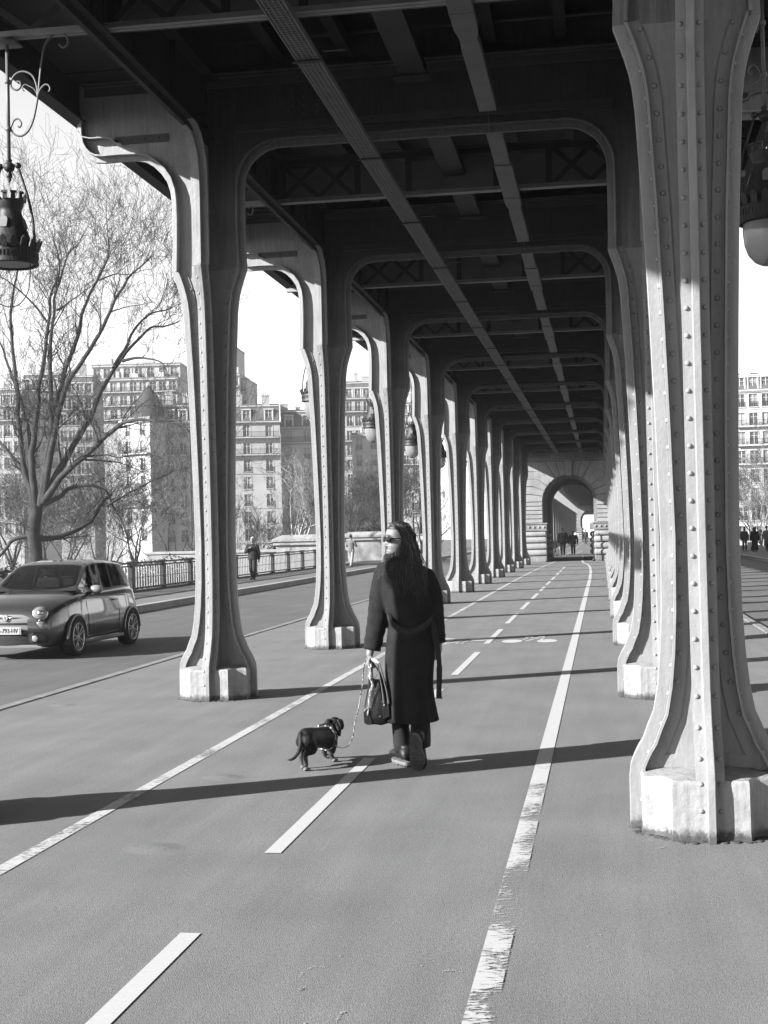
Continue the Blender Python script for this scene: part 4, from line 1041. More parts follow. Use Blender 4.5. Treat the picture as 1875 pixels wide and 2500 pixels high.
bare_tree('plane_tree', 'pale bare plane tree behind the stone block, second to the right of the man', at_tree(700, 165, -4.6), 17, 23, 6, M_bark2, M_tw2, .45, .6, .30, 2, tmin=.014)
bare_tree('bare_tree', 'dense bare tree between the second and third left columns', at_tree(880, 140, -4.6), 16, 24, 6, None, None, .4, .65, .28, 3)
bare_tree('bare_tree', 'bare tree right of the dense one, above the woman\'s head', at_tree(945, 150, -4.6), 16, 25, 6, None, None, .4, .65, .28, 3)
bare_tree('bare_tree', 'far bare tree seen between the fourth and fifth left columns', at_tree(1040, 170, -4.6), 17, 26, 5, None, None, .4, .65, .28, 3)
bare_tree('bare_tree', 'bare tree in front of the right edge house', at_tree(1870, 120, -4.6), 15, 27, 6, M_bark2, M_tw2, .4, .7, .25, 3)
for k, (px, Y, H, lb) in enumerate(((30, 120, 17, 'bare tree behind the great one near the left edge'), (165, 128, 15, 'bare tree behind the great trunk, above the car roof'), (260, 118, 13, 'low bare tree behind the right low limb of the great one'), (330, 132, 16, 'bare tree in front of the sunlit corner house'), (420, 125, 14, 'bare tree left of the nearest left column'), (105, 140, 16, 'bare tree farther behind the great trunk'), (500, 150, 14, 'bare tree hidden mostly by the nearest left column'))):
    bare_tree('bare_tree', lb, at_tree(px, Y, -4.6), H, 40+k, 6, None, M_twig if k % 2 else M_tw2, .3, .75, .22, 3 if k % 2 else 2, tmin=.011)
M_leaf = mat('evergreen leaves', .022, .8, .5, 3)
def bush(label, c, R_, n, seed, name='evergreen_bush'):
    rn = random.Random(seed); root = thing(name, label, 'bush', c); b = MB()
    for k in range(n):
        v = Vector((rn.gauss(0, 1), rn.gauss(0, 1), rn.gauss(0, 1))).normalized()*rn.random()**.4
        rr = 1+.35*noise.noise(v*2+Vector((seed, 0, 0))); p = Vector((v.x*R_[0], v.y*R_[1], v.z*R_[2]+R_[2]*.9))*rr; s_ = rn.uniform(.06, .15)
        a = Vector((rn.uniform(-1, 1), rn.uniform(-1, 1), rn.uniform(-1, 1))).normalized(); o = a.orthogonal().normalized()
        b.add([p+a*s_, p+o*s_*.5, p-a*s_, p-o*s_*.5], [(0,1,2,3)])
    b.build('foliage', M_leaf, root); b = MB(); b.tube([(0,0,-.6), (0,0,R_[2])], [.14, .05], 6); b.build('stem', M_bark, root); return root
bush('dark evergreen bush behind the far stone block, left of the woman', at_tree(905, 118, -1.2), (1.7, 1.6, 1.9), 5200, 3)
bush('small dark bush behind the man, beside the parapet block', at_tree(672, 112, -1.9), (1.1, 1.1, 1.6), 2200, 4)
bush('trimmed dark hedge behind the railing, left of the parapet block', at_tree(655, 105, -1.6), (1.6, 1, .8), 1800, 5)
bare_tree('bare_shrub', 'twiggy bare shrub growing round the foot of the great tree', at_tree(135, 74, -9), 9.5, 61, 6, None, M_twig, .2, .9, .10, 3, cat='shrub')
bush('dark undergrowth behind the railing at the left', at_tree(60, 96, -3), (5, 2, 1.6), 5000, 6)
bush('dark undergrowth behind the railing, near the nearest left column', at_tree(410, 100, -2.6), (3.5, 2, 1.6), 3500, 7)
# ================================================================ small hatchback
M_car, t_, p_ = new_mat('car paint'); p_.inputs['Base Color'].default_value = (.013, .013, .013, 1); p_.inputs['Roughness'].default_value = .3; p_.inputs['Metallic'].default_value = .35; p_.inputs['Coat Weight'].default_value = 1; p_.inputs['Coat Roughness'].default_value = .03
def seethrough(name, tr, sp):
    m, t, p = new_mat(name); N = t.nodes; L = t.links; N.remove(p); o = [n for n in N if n.type == 'OUTPUT_MATERIAL'][0]
    tb = N.new('ShaderNodeBsdfTransparent'); tb.inputs[0].default_value = (tr, tr, tr, 1); g = N.new('ShaderNodeBsdfGlossy'); g.inputs['Roughness'].default_value = .03; g.inputs[0].default_value = (sp, sp, sp, 1)
    f = N.new('ShaderNodeFresnel'); f.inputs[0].default_value = 1.5; mx = N.new('ShaderNodeMixShader'); L.new(f.outputs[0], mx.inputs[0]); L.new(tb.outputs[0], mx.inputs[1]); L.new(g.outputs[0], mx.inputs[2]); L.new(mx.outputs[0], o.inputs[0]); return m
M_glass = seethrough('tinted side glass', .35, .9); M_glass2 = seethrough('windscreen glass', .6, .8)
M_chr = mat('bright metal', .5, .22, .05, 3, metal=1.0); M_sil = mat('silver paint', .17, .3, .05, 3, coat=.6)
M_blk = mat('black trim', .005, .6, .1, 10); M_tyre = mat('tyre rubber', .018, .85, .1, 10); M_plate = mat('plate white', .30, .4, .03, 5); M_ink = mat('black lettering', .01, .5)
M_lens, t_, p_ = new_mat('headlight lens'); p_.inputs['Base Color'].default_value = (.16, .16, .16, 1); p_.inputs['Roughness'].default_value = .08; p_.inputs['Metallic'].default_value = .3
def text_mesh(name, s_, size, m, parent, loc, rot, ext=.002, align='CENTER', sx=1.0):
    cu = bpy.data.curves.new(name, 'FONT'); cu.body = s_; cu.size = size; cu.extrude = ext; cu.align_x = align; cu.align_y = 'CENTER'
    o = bpy.data.objects.new(name, cu); COL.objects.link(o)
    dg = bpy.context.evaluated_depsgraph_get(); me = bpy.data.meshes.new_from_object(o.evaluated_get(dg)); bpy.data.objects.remove(o)
    me.materials.clear(); me.materials.append(m); o = bpy.data.objects.new(name, me); COL.objects.link(o); o.parent = parent
    o.location = loc; o.rotation_euler = rot; o.scale = (sx, 1, 1); return o
def car():
    # local: y = 0 at the nose, growing to the rear; x to the right in the picture; z up
    root = thing('parked_car', 'small dark two-tone hatchback with round headlights, cut off by the left edge', 'car')
    T = lambda tab: (lambda s_: interp(tab, s_))
    W_ = T([(0,.60),(.06,.66),(.2,.735),(.5,.79),(.9,.81),(1.8,.815),(2.9,.812),(3.3,.78),(3.5,.73),(3.6,.66),(3.64,.58)])
    ZB = T([(0,.30),(.1,.22),(.3,.18),(3.2,.19),(3.5,.24),(3.64,.34)])
    ZS = T([(0,.60),(.05,.68),(.15,.76),(.35,.84),(.7,.91),(1.2,.955),(2.2,.975),(3.0,.985),(3.35,.97),(3.55,.90),(3.64,.75)])    # shoulder
    ZT = T([(0,.63),(.04,.73),(.10,.80),(.2,.86),(.4,.93),(.65,.985),(.92,1.02),(1.0,1.03),(3.2,1.03),(3.5,.98),(3.64,.80)])     # top of the lower body
    WS = lambda s_: W_(s_)*interp([(0,.86),(.3,.90),(1,.93),(3.2,.92),(3.64,.85)], s_)
    b = MB(); rings = []
    for i in range(61):
        s_ = 3.64*i/60; w_ = W_(s_); zb = ZB(s_); zs = ZS(s_); zt = ZT(s_); ws = WS(s_)
        half = [(0, zb), (w_*.75, zb), (w_*.93, zb+.03), (w_*.985, zb+.12), (w_*1.0, lerp(zb, zs, .42)), (w_*.995, lerp(zb, zs, .62)), (w_*.965, lerp(zb, zs, .82)), (lerp(w_, ws, .6), zs-.035), (ws-.02, zs+.002), (ws*.84, lerp(zs, zt, .55)), (ws*.6, lerp(zs, zt, .85)), (ws*.3, zt-.004), (0, zt)]
        rings.append([(x, s_, z) for x, z in half]+[(-x, s_, z) for x, z in reversed(half[1:-1])])
    b.loft(rings); body = b.build('body', M_car, root, smooth=True)
    # cabin
    FR = T([(0,1.02),(.12,1.06),(.5,1.42)]); 
    def cab(s_, q):
        """q 0..1 from the belt (0) to the roof centre (1)"""
        zr = interp([(.98,1.02),(1.15,1.15),(1.35,1.29),(1.55,1.41),(1.72,1.462),(2.0,1.488),(2.4,1.485),(2.8,1.462),(3.1,1.43),(3.2,1.41),(3.36,1.20),(3.5,1.0)], s_)
        wb = interp([(.98,.70),(1.3,.725),(2.2,.735),(3.0,.70),(3.3,.66),(3.5,.62)], s_); wr = interp([(.98,.66),(1.3,.60),(1.6,.56),(2.4,.57),(3.1,.55),(3.5,.52)], s_)
        z0 = .965; k = min(1.0, max(0.0, (zr-z0)/.5))
        P = [(wb, z0), (lerp(wb, wr, .45*k+.0), lerp(z0, zr-.05*k, .5)), (lerp(wb, wr, .85*k), zr-.055*k), (lerp(wb, wr, 1.0*k)-.02, zr-.022*k), (wr*.7, zr-.003), (wr*.35, zr+.003), (0, zr+.004)]
        Q = [0, .3, .6, .68, .8, .9, 1.0]
        for i in range(6):
            if q <= Q[i+1]+1e-9: t = (q-Q[i])/(Q[i+1]-Q[i]); return (lerp(P[i][0], P[i+1][0], t), s_, lerp(P[i][1], P[i+1][1], t))
        return (0, s_, zr)
    qs = [0, .15, .3, .45, .6, .64, .68, .74, .8, .9, 1.0]
    b = MB(); NQ = 44; qs2 = [k/NQ for k in range(NQ+1)]; NS = 126; V = []
    for i in range(NS+1):
        s_ = .98+(3.5-.98)*i/NS; h_ = [cab(s_, q) for q in qs2]; V += h_+[(-x, y, z) for x, y, z in reversed(h_[:-1])]
    m_ = 2*NQ+1; F = []
    for i in range(NS):
        s_ = .98+(3.5-.98)*(i+.5)/NS
        for k in range(m_-1):
            kk = k if k < NQ else 2*NQ-1-k; q = (kk+.5)/NQ
            if q > .72 and 1.03+.10*((1-q)/.3)**2.5 < s_ < 1.575: continue
            if .08 < q < .56 and lerp(1.24, 1.64, (q-.06)/.52) < s_ < 2.40: continue
            if .10 < q < .55 and 2.50 < s_ < lerp(3.20, 2.84, (q-.08)/.49): continue
            F.append((i*m_+k, i*m_+k+1, (i+1)*m_+k+1, (i+1)*m_+k))
    b.add(V, F); o = b.build('cabin', M_car, root, smooth=True)
    b = MB(); b.box(-.62, .62, 1.12, 3.2, 1.034, 1.042); b.prism([(1.08, 1.03), (1.5, 1.06), (1.55, .98)], lambda a, z, t: (t, a, z), -.6, .6); b.build('dashboard', M_blk, root)
    b = MB(); b.tube([(.34+.17*cos(2*pi*k/20), 1.55-.03*sin(2*pi*k/20), 1.06+.15*sin(2*pi*k/20)) for k in range(20)], .014, 6, closed=True); b.build('steering_wheel', M_blk, root)
    b = MB(); b.box(-.10, .10, 1.52, 1.55, 1.33, 1.385); b.build('rear_view_mirror', M_blk, root, bevel=.01)
    b = MB(); b.prism([(-.06, 1.335), (.0, 1.35), (.03, 1.33), (-.05, 1.315)], lambda a, z, t: (a-.06, t+1.46, z), 0, .004); b.build('sticker', M_plate, root)
    def patch(name, s0, s1, q0, q1, m, side=1, off=.006, ns=14, nq=8, par=None, sfun=None):
        b = MB(); vs = []
        for j in range(nq+1):
            for i in range(ns+1):
                q = lerp(q0, q1, j/nq); s_a, s_b = (sfun(q) if sfun else (s0, s1)); s_ = lerp(s_a, s_b, i/ns); x, y, z = cab(s_, q); vs.append((side*(x+off*.9), y, z+off*(.3+q)))
        b.add(vs, [(j*(ns+1)+i, j*(ns+1)+i+1, (j+1)*(ns+1)+i+1, (j+1)*(ns+1)+i) for j in range(nq) for i in range(ns)])
        return b.build(name, m, par or root, smooth=True)
    for sd in (-1, 1):
        patch('side_window', 0, 0, .06, .58, M_glass, sd, sfun=lambda q: (lerp(1.22, 1.62, (q-.06)/.52), 2.42))
        patch('rear_side_window', 0, 0, .08, .57, M_glass, sd, sfun=lambda q: (2.48, lerp(3.22, 2.86, (q-.08)/.49)))
    # windscreen follows the cabin's sloping front
    b = MB(); ns, nw = 14, 20
    def ws(u, v, off=.007):
        q = 1-.30*abs(u); s_ = lerp(1.0, 1.60, v)+.10*abs(u)**2.5*(1-v); x, y, z = cab(s_, q); return ((x+off*abs(u))*(1 if u >= 0 else -1), y-off, z+off)
    vs = [ws(-1+2*i/nw, j/ns) for j in range(ns+1) for i in range(nw+1)]
    b.add(vs, [(j*(nw+1)+i, j*(nw+1)+i+1, (j+1)*(nw+1)+i+1, (j+1)*(nw+1)+i) for j in range(ns) for i in range(nw)])
    b.build('windscreen', M_glass2, root, smooth=True)
    b = MB(); b.tube([(-.45,1.0,1.04), (-.2,1.03,1.05), (.12,1.02,1.055)], .008, 5); b.tube([(-.05,.99,1.045), (.3,1.02,1.05), (.6,1.06,1.05)], .008, 5); b.build('wiper', M_blk, root)
    # grey lower nose panel, badge, grille, plate
    def nose(x, z): 
        s_ = 0.0
        for k in range(200):
            if W_(s_) > abs(x)*1.0 and ZT(s_) > z: break
            s_ += .005
        return s_
    def panel(name, pts, m, off, thick=.01, zc=None):
        b = MB(); vs = [(x, nose(x, z)-off, z) for x, z in pts]; n = len(vs); cx = sum(p[0] for p in pts)/n; cz = sum(p[1] for p in pts)/n
        b.add(vs+[(x, y+thick+.05, z) for x, y, z in vs]+[(cx, nose(cx, cz)-off-.004, cz)], [(i, (i+1) % n, 2*n) for i in range(n)]+[(i, (i+1) % n, n+(i+1) % n, n+i) for i in range(n)]); return b.build(name, m, root)
    def bumpy(z): return -.012
    # nose insert: a lofted strip following the curvature
    def strip(name, xs, z0f, z1f, m, off, par=None):
        b = MB(); vs = []; nz = 5
        for j in range(nz+1):
            for x in xs:
                z = lerp(z0f(x), z1f(x), j/nz); y = .125*(abs(x)/.62)**2.2-off-.02+(.05 if z > .66 else 0)*((z-.66)/.1)+.0; vs.append((x, y, z))
        n = len(xs); b.add(vs, [(j*n+i, j*n+i+1, (j+1)*n+i+1, (j+1)*n+i) for j in range(nz) for i in range(n-1)]); return b.build(name, m, par or root, smooth=True)
    X_ = [-.5+k*.05 for k in range(21)]
    strip('nose_panel', X_, lambda x: .45+.02*abs(x), lambda x: .70-.16*max(0, (abs(x)-.22)/.3)**1.6, M_sil, .012)
    strip('upper_grille', [-.33+k*.033 for k in range(21)], lambda x: .545, lambda x: .575, M_blk, .020)
    o = strip('lower_intake', [-.44+k*.044 for k in range(21)], lambda x: .245, lambda x: .385, M_blk, .022)
    b = MB()
    for sd in (-1, 1):
        b.tube([(0, -.045, .655), (sd*.12, -.04, .655), (sd*.26, -.012, .65)], [.012, .010, .003], 6)
    b.build('whiskers', M_chr, root, smooth=True)
    b = MB(); b.prism([(-.045,.70), (.045,.70), (.045,.64), (.03,.615), (0,.60), (-.03,.615), (-.045,.64)], lambda a, z, t: (a, t, z), -.062, -.04); o = b.build('badge', M_chr, root, bevel=.004)
    b = MB(); b.prism([(-.03,.688), (.03,.688), (.03,.645), (.018,.627), (0,.615), (-.018,.627), (-.03,.645)], lambda a, z, t: (a, t, z), -.066, -.0625); b.build('badge_field', M_plate, o)
    b = MB(); b.tube([(-.012, -.068, .675), (.006, -.068, .66), (-.006, -.068, .645), (.012, -.068, .63)], .005, 5); b.build('badge_mark', M_ink, o)
    b = MB(); b.box(-.26, .26, -.062, -.052, .40, .51); pl = b.build('number_plate', M_plate, root, bevel=.004)
    text_mesh('plate_text', 'GG-793-HV', .098, M_ink, pl, (.0, -.0645, .455), (rad(90), 0, 0), .003, sx=.84)
    b = MB(); b.box(.225, .257, -.0635, -.0621, .405, .505); b.box(-.257, -.225, -.0635, -.0621, .405, .505); b.build('plate_band', M_sil, pl)
    b = MB(); b.box(-.56, .56, -.03, .06, .205, .222); b.box(-.5, .5, -.022, .05, .225, .24); b.build('splitter', M_sil, root)
    for sd in (-1, 1):
        # headlights
        c = Vector((sd*.53, .035, .715)); n_ = Vector((sd*.42, -.86, .28)).normalized(); q = Vector((0,0,1)).rotation_difference(n_).to_matrix()
        b = MB(); b.lathe([(.112, -.05), (.118, .0), (.112, .014), (.100, .018)], n=26); h_ = b.build('headlight', M_chr, root, smooth=True); h_.location = c; h_.rotation_euler = q.to_euler(); h_.scale = (1, 1, 1)
        b = MB(); b.lathe([(.100, .016), (.085, .03), (.05, .042), (.001, .046)], n=26); g = b.build('lens', M_lens, h_, smooth=True)
        b = MB(); b.lathe([(.045, .045), (.04, .056), (.001, .06)], n=18); b.build('projector', M_chr, h_, smooth=True)
        c = Vector((sd*.575, .0, .535)); n_ = Vector((sd*.5, -.85, .1)).normalized(); q = Vector((0,0,1)).rotation_difference(n_).to_matrix()
        b = MB(); b.lathe([(.058, -.03), (.062, 0), (.055, .012)], n=22); h_ = b.build('side_light', M_chr, root, smooth=True); h_.location = c; h_.rotation_euler = q.to_euler(); h_.scale = (1.45, 1, 1) if abs(q[0][0]) > .5 else (1, 1.45, 1)
        b = MB(); b.lathe([(.055, .010), (.03, .022), (.001, .026)], n=22); b.build('lens', M_lens, h_, smooth=True)
        # fog light bay
        b = MB(); b.prism([(sd*.36,.40), (sd*.44,.435), (sd*.58,.42), (sd*.66,.33), (sd*.64,.27), (sd*.42,.255), (sd*.37,.30)], lambda a, z, t: (a, t+max(0, abs(a)-.56)*.9, z), -.025, .05); fb_ = b.build('fog_bay', M_blk, root)
        b = MB(); b.lathe([(.045, 0), (.05, .012), (.04, .02), (.001, .022)], n=18); f_ = b.build('fog_light', M_lens, root, smooth=True); f_.location = (sd*.47, -.028, .335); f_.rotation_euler = (rad(90), 0, 0)
        # mirrors
        b = MB(); b.sphere((sd*.90, 1.30, 1.02), .1, 16, 10, (1.15, .7, .72)); b.build('mirror', M_sil, root, smooth=True)
        b = MB(); b.tube([(sd*.74, 1.30, .95), (sd*.86, 1.31, .99)], .03, 6); b.build('mirror_stalk', M_blk, root)
        # door seam, handle, skirt, arches
        b = MB(); wd = lambda s_, z: sd*(interp([(.2, .99), (.45, 1.0), (.6, .995), (.8, .965), (.93, .935)], z)*W_(s_)+.005)
        for P in ([(1.22, .3), (1.20, .55), (1.18, .8), (1.22, .93)], [(2.46, .33), (2.50, .55), (2.50, .8), (2.46, .93)], [(1.22, .3), (1.8, .29), (2.46, .33)]):
            C = spline([(0, s_, z) for s_, z in P], 6); b.tube([(wd(p.y, p.z), p.y, p.z) for p in C], .004, 4)
        b.build('door_seam', M_blk, root)
        b = MB(); b.box(min(sd*.805, sd*.835), max(sd*.805, sd*.835), 2.22, 2.38, .80, .825); b.build('door_handle', M_car, root, bevel=.008)
        b = MB(); b.box(min(sd*.78, sd*.845), max(sd*.78, sd*.845), .98, 2.62, .175, .25); b.build('side_skirt', M_sil if False else M_car, root, bevel=.02)
        for yw, nm in ((.75, 'front'), (3.05, 'rear')):
            b = MB(); R_ = .345; n = 24; arc = [(R_*cos(pi*k/n), R_*sin(pi*k/n)) for k in range(-1, n+2)]
            b.prism([(yw+a, .29+z_) for a, z_ in arc]+[(yw-R_, .2), (yw+R_, .2)][::1], lambda a, z, t: (sd*t, a, z), .70, .8225 if yw < 1 else .824); b.build('wheel_arch', M_blk, root)
            b = MB(); b.band([(yw+(R_+.012)*cos(pi*k/n), .29+(R_+.012)*sin(pi*k/n)) for k in range(0, n+1)], -.018, .018, .79, .834, lambda a, z, t: (sd*t, a, z)); b.build('arch_lip', M_car, root, bevel=.006)
            w_ = MB(); pr = [(.21, -.10), (.265, -.11), (.296, -.095), (.303, -.04), (.303, .04), (.296, .095), (.265, .11), (.222, .10)]
            w_.lathe([(r, z) for r, z in pr], n=36); wh = w_.build('wheel', M_tyre, root, smooth=True); wh.location = (sd*.735, yw, .303); wh.rotation_euler = (0, rad(90*sd), 0)
            w_ = MB(); w_.lathe([(.222, .10), (.215, .108), (.205, .09), (.19, .03)], n=36)
            for k in range(10):
                a = 2*pi*k/10+(.12 if k % 2 else -.12); a2 = 2*pi*k/10
                p0 = Vector((.03*cos(a2), .03*sin(a2), .085)); p1 = Vector((.205*cos(a), .205*sin(a), .098)); w_.tube([p0, (p0+p1)/2, p1], [.013, .009, .012], 5)
            w_.lathe([(.045, .07), (.04, .095), (.001, .1)], n=14); w_.build('rim', M_chr2, wh, smooth=True)
            w_ = MB(); w_.lathe([(.205, .02), (.001, .02)], n=24); w_.build('brake_disc', M_blk, wh)
    b = MB(); b.prism([(3.0, 1.452), (3.36, 1.415), (3.39, 1.40), (3.05, 1.42)], lambda a, z, t: (t, a, z), -.52, .52); b.build('roof_spoiler', M_sil, root, bevel=.008)
    # driver and seats, seen darkly
    b = MB()
    for sx in (-.33, .33): b.box(sx-.22, sx+.22, 2.22, 2.36, .9, 1.2); b.box(sx-.12, sx+.12, 2.25, 2.33, 1.22, 1.36)
    b.box(-.5, .5, 3.0, 3.1, 1.0, 1.2)
    b.build('seats', M_blk, root, bevel=.04)
    return root
M_chr2 = mat('alloy rim', .5, .3, .05, 6, metal=.6)
cr = car(); cr.location = (-9.30, 20.55, -.19); cr.rotation_euler = (0, 0, -rad(2.0)); cr.scale = (1.035, 1.035, 1.035)
# ================================================================ people, dog
def remesh(o, vox, sm=4, fac=.5):
    m = o.modifiers.new('remesh', 'REMESH'); m.mode = 'VOXEL'; m.voxel_size = vox; m.use_smooth_shade = True
    if sm: s_ = o.modifiers.new('smooth', 'SMOOTH'); s_.iterations = sm; s_.factor = fac
    return o
def skinmat(name, v, rough=.5): 
    m = mat(name, v, rough, .06, 20); m.node_tree.nodes['Principled BSDF'].inputs['Subsurface Weight'].default_value = .08; return m
M_skin = skinmat('skin', .15)
M_skin2 = skinmat('skin darker', .18)
M_coat = mat('dark wool coat', .0145, .98, .3, 14, .6, 380, spec=.3, fine=.3, fscale=300)
M_belt = mat('coat belt wool', .026, .98, .3, 30, .5, 380, spec=.3)
M_trs = mat('black trousers', .010, .9, .2, 15, .2, 300)
M_boot = mat('black leather', .009, .55, .2, 10, spec=.6); M_sole = mat('rubber sole', .075, .8, .3, 20); M_midsole = mat('pale welt', .12, .7, .1, 20)
def hairmat(name, v):
    m = mat(name, v, .5, .45, 9, spec=.6); t = m.node_tree; N = t.nodes
    for n in N:
        if n.type == 'TEX_NOISE':
            mp = N.new('ShaderNodeMapping'); mp.inputs['Scale'].default_value = (9, 9, .6); src = n.inputs['Vector'].links[0].from_socket
            t.links.new(src, mp.inputs[0]); t.links.new(mp.outputs[0], n.inputs['Vector'])
    return m
M_hair = hairmat('dark brown hair', .017); M_hair2 = hairmat('light hair strands', .085)
M_bag = mat('black bag leather', .007, .35, .25, 12, .4, 60, spec=.6); M_lining = mat('grey cardigan', .06, .9, .2, 20, .4, 150)
M_met = mat('polished chain', .7, .2, .05, 5, metal=1.0)
# ---------------------------------------------------------------- head
def head_mesh(b, M, face=1.0):
    """adult head, chin at z = 0, 0.235 high, face towards -y; M places it"""
    T = lambda tab: (lambda z: interp(tab, z))
    fr = T([(-.01,.050),(0,.070),(.012,.086),(.028,.090),(.045,.089),(.053,.096),(.059,.092),(.066,.098),(.073,.091),(.084,.092),(.10,.091),(.118,.088),(.132,.094),(.15,.097),(.17,.094),(.19,.084),(.21,.064),(.225,.038),(.235,.004)])
    bk = T([(-.01,.03),(0,.035),(.03,.05),(.06,.078),(.09,.094),(.13,.102),(.16,.100),(.19,.086),(.21,.066),(.225,.042),(.235,.004)])
    hw = T([(-.01,.030),(0,.036),(.012,.046),(.03,.055),(.06,.063),(.09,.068),(.12,.072),(.15,.074),(.175,.070),(.20,.057),(.22,.035),(.235,.003)])
    rings = []; n = 40; zs = [-.01, -.004, 0, .006, .012, .02, .028, .036, .044, .049, .053, .057, .061, .066, .070, .075, .080, .085, .09, .095, .10, .107, .115, .122, .13, .138, .146, .155, .165, .175, .185, .195, .205, .215, .224, .231, .235]
    for z in zs:
        ring = []
        for k in range(n):
            a = 2*pi*k/n; c, s_ = cos(a), sin(a); front = -s_ > 0
            x = hw(z)*c*(abs(c)**-.12 if abs(c) > .05 else 1); y = (-fr(z) if front else bk(z))*abs(s_)**(.82 if front else 1)
            if front:
                nx = abs(x)
                nose = interp([(.072,0),(.078,.012),(.086,.021),(.092,.020),(.105,.013),(.12,.007),(.13,.002),(.14,0)], z)*math.exp(-(nx/.013)**2)
                wing = interp([(.074,0),(.080,.010),(.088,.006),(.094,0)], z)*math.exp(-((nx-.013)/.008)**2)
                eye = -interp([(.098,0),(.108,.010),(.118,.012),(.126,.004),(.13,0)], z)*math.exp(-((nx-.031)/.017)**2)
                lip = interp([(.046,0),(.053,.004),(.059,-.003),(.066,.005),(.073,0)], z)*math.exp(-(nx/.022)**2)
                chin = interp([(0,.0),(.012,.006),(.03,.003),(.04,0)], z)*math.exp(-(nx/.02)**2)
                y -= nose+wing*.6+eye+lip+chin
            ring.append(M @ Vector((x, y, z)))
        rings.append(ring)
    b.loft(rings)
    for sd in (-1, 1): # ears
        R_ = M.to_3x3(); b.sphere(M @ Vector((sd*.074, .012, .098)), .03, 10, 8, (.32, .6, 1.05), R_)
def limb(b, pts, rr, n=12): 
    P = spline(pts, 5); R_ = [interp([(i, r) for i, r in enumerate(rr)], k/5) for k in range(len(P))]; b.tube(P, R_, n)
    b.sphere(P[0], R_[0], n, 8); b.sphere(P[-1], R_[-1], n, 8)
def hand(b, wrist, d, palm_n, side, curl=.5, sc=1.0, grip=0.0):
    """five separate fingers; d: pointing direction of the hand, palm_n: where the palm faces, side: +1 thumb to the right of d"""
    d = Vector(d).normalized(); nrm = Vector(palm_n); nrm = (nrm-d*nrm.dot(d)).normalized(); lat = d.cross(nrm)*side
    w0 = Vector(wrist); pal = w0+d*.05*sc
    R_ = Matrix((lat, d, nrm)).transposed()
    b.sphere(w0+d*.05*sc, .042*sc, 14, 10, (.95, 1.15, .38), R_); b.sphere(w0+d*.02*sc, .03*sc, 12, 8, (.95, 1.2, .6), R_)
    lens = (.066, .075, .070, .056)
    for k in range(4):
        base = w0+d*(.085-(.006 if k in (0, 3) else 0))*sc+lat*((1.5-k)*.0185)*sc
        p = base; a = 0; pts = [p-d*.01, p]
        for j, seg in enumerate((.45, .32, .23)):
            a += (curl+.12*k*.3)*(1.0 if j == 0 else .9)+grip; dir_ = d*cos(a)+nrm*sin(a); p = p+dir_*lens[k]*seg*sc; pts.append(p)
        b.tube(pts, [.0092*sc, .0092*sc, .0085*sc, .008*sc, .0066*sc], 8); b.sphere(pts[-1], .0066*sc, 8, 6)
    p = w0+d*.03*sc+lat*.034*sc; pts = [p]
    a = .75
    for seg in (.032, .028, .022): dir_ = (d*cos(a)+lat*sin(a)*.8+nrm*(.35+grip*.5)).normalized(); p = p+dir_*seg*sc; pts.append(p); a -= .3
    b.tube(pts, [.012*sc, .011*sc, .0095*sc, .0075*sc], 8); b.sphere(pts[-1], .0075*sc, 8, 6)
# ---------------------------------------------------------------- the woman
WX, WY = -1.375, 9.80
wo_ = thing('person', 'woman in a long dark coat walking away, looking left through sunglasses', 'woman', (WX, WY, 0))
def wv(cx, cy, y=0.0): return Vector(((cx-1020)/1087, y, (2036-cy)/1087))     # picture-plane measures to local metres
# head, turned left and a little back
hx = wv(925, 372); HM = Matrix.Translation(Vector((hx.x+.012, .0, 1.503))) @ Matrix.Rotation(rad(-57), 4, 'Z') @ Matrix.Rotation(rad(-3), 4, 'X') @ Matrix.Scale(1.0, 4)
b = MB(); head_mesh(b, HM)
neck0 = Vector((hx.x+.03, .02, 1.40)); limb(b, [neck0, Vector((hx.x+.018, .01, 1.53))], [.058, .052])
limb(b, [Vector((-.03, .02, 1.36)), Vector((-.01, .02, 1.1)), Vector((0, .02, .9))], [.13, .12, .14])
for sd in (-1, 1):
    pass
# arms and hands
Lw = wv(700, 1165, -.035); Rw = wv(1237, 1075, .03)
limb(b, [wv(840, 570), wv(768, 850, .02), Lw], [.045, .04, .026]); limb(b, [wv(1135, 585), wv(1218, 830, .0), Rw], [.045, .04, .026])
hand(b, Lw, (-.02, -.02, -1), (.75, .55, 0), 1, .85, 1.0, .35)
hand(b, Rw, (-.10, .0, -1), (-.8, .5, 0), -1, .28, 1.0, .0)
for (h_, k_, a_) in ((wv(925, 1300), wv(925, 1600, .02), wv(925, 1960, .04)), (wv(1080, 1300), wv(1090, 1500, .0), wv(1090, 1740, -.06))): limb(b, [h_, k_, a_], [.08, .055, .035])
o = b.build('body', M_skin, wo_); remesh(o, .0042, 2, .4)
